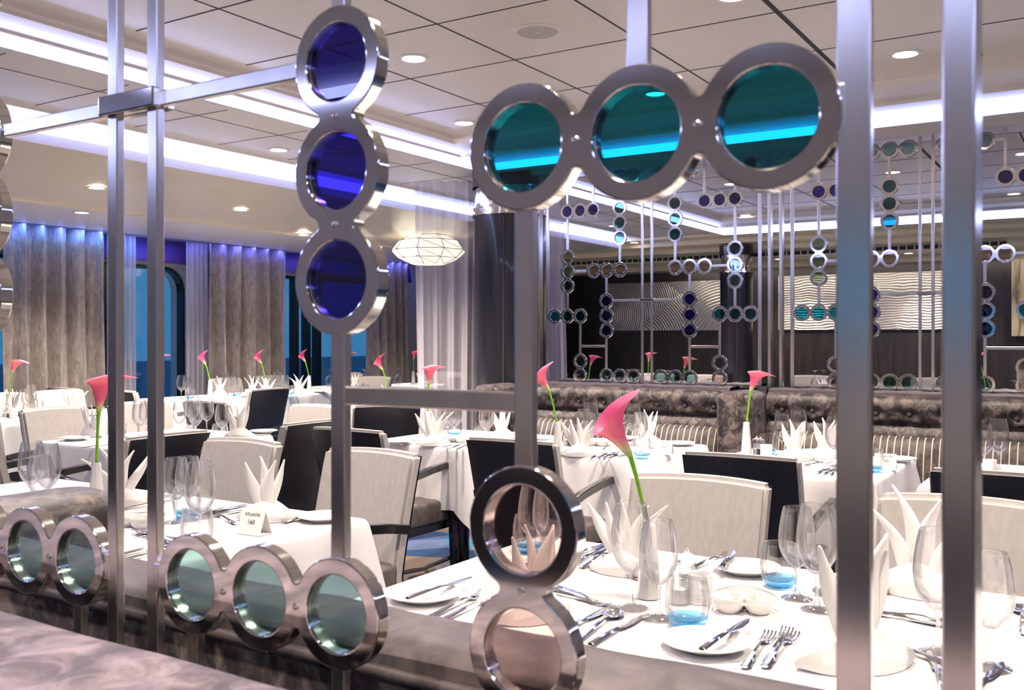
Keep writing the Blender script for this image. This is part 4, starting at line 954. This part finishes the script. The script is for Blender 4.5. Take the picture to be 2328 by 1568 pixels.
for x, y, rz, lab in ((5.5, 8.05, FX, 'black-backed armchair left of the first thin bar'), (5.53, 7.30, FX, 'black-backed armchair behind the second thin bar'), (6.1, 6.72, .0, 'black-backed armchair left of the long window table'), (7.45, 8.22, pi, 'grey armchair before the middle curtain'), (8.36, 7.35, BX, 'cream armchair right of the long window table'),
        (9.2, 6.85, 0, 'black-backed armchair above the cross bar'), (10.1, 7.6, BX, 'cream armchair against the dark wall corner'), (9.5, 8.2, pi, 'grey armchair near the third curtain'), (4.95, 5.5, FX, 'black armchair in side view by the middle left table'), (4.28, 5.5, pi-.1, 'cream armchair behind the second thin bar'), (3.68, 5.5, pi, 'cream armchair between the thin bars'), (8.2, 8.3, pi, 'cream armchair before the second window')):
    chair(x, y, rz, lab)
# beyond the far screen
for px, t_, lab, lk in ((1337, 9.2, 'the small left table beyond the far screen', 'callaR'), (1473, 10.6, 'the small centre table beyond the far screen', 'callaU'), (1550, 8.3, 'the table right behind the far screen', 'callaR'), (1908, 10.3, 'the right table beyond the far screen', 'callaU'), (2243, 8.0, 'the far table behind the thick post', 'callaL')):
    x, y = at_t(px, t_); small_table(x, y, lab, .38, (x, y), lk=lk)
    for i, (dx, dy) in enumerate(((.15, .2), (.05, .27), (.12, -.2), (-.1, -.25))):
        p = place('wineL', (x+dx, y+dy, .752+.221), 0, 'upturned wine glass on %s, %s' % (lab, ('left', 'leftmost', 'right', 'nearest right')[i])); p.rotation_euler = (pi, 0, 0)
    place('napkinB', (x-.2, y+.1), YAW-pi/2, 'folded white napkin on %s, left one' % lab); place('napkinC', (x-.2, y-.18), YAW-pi/2, 'folded white napkin on %s, right one' % lab)
for x, y, rz, lab in ((11.1, 5.0, BX, 'cream armchair before the swirl relief, left one'), (10.95, 4.3, BX, 'cream armchair before the swirl relief, right one'), (11.45, 3.15, BX, 'cream armchair left of the wavy relief base'), (11.41, 1.79, BX, 'cream armchair below the wavy relief'), (9.0, 5.2, FX, 'black-backed armchair beyond the left far post')):
    chair(x, y, rz, lab)
# pillows on the tufted banquettes
def pillow(x, y, label, w_=.34, h=.3):
    q = MB()
    def side(sg):
        def fn(u, v):
            a, b2 = 2*u-1, 2*v-1; th = .065*((1-a*a)*(1-b2*b2))**.42
            kx = 1-.05*(1-abs(b2))*0; return (sg*th+.002*sin(9*a+5*b2), a*w_*(1-.06*abs(b2)**3), b2*h/2*(1-.05*abs(a)**3))
        return fn
    q.grid(side(1), 24, 16); q.grid(side(-1), 24, 16); bmesh.ops.remove_doubles(q.bm, verts=q.bm.verts, dist=.004)
    o = q.obj('pillow', 'pillow', None); o.location = (x, y, .60+.02); o.rotation_euler = (0, radians(14), 0); tag(o, label, 'pillow')
for y, lab in ((3.40, 'striped dark pillow behind the screen cross bar, left'), (2.88, 'striped dark pillow behind the screen cross bar, right'), (2.36, 'striped dark pillow right of the large calla lily')): pillow(5.78, y, lab, .245)
for y, lab in ((1.56, 'striped dark pillow left behind the right middle table'), (1.02, 'striped dark pillow right behind the right middle table'), (.48, 'striped dark pillow at the end behind the right middle table')): pillow(5.78, y, lab, .25)
pillow(5.78, -.3, 'striped dark pillow at the right picture edge', .25)
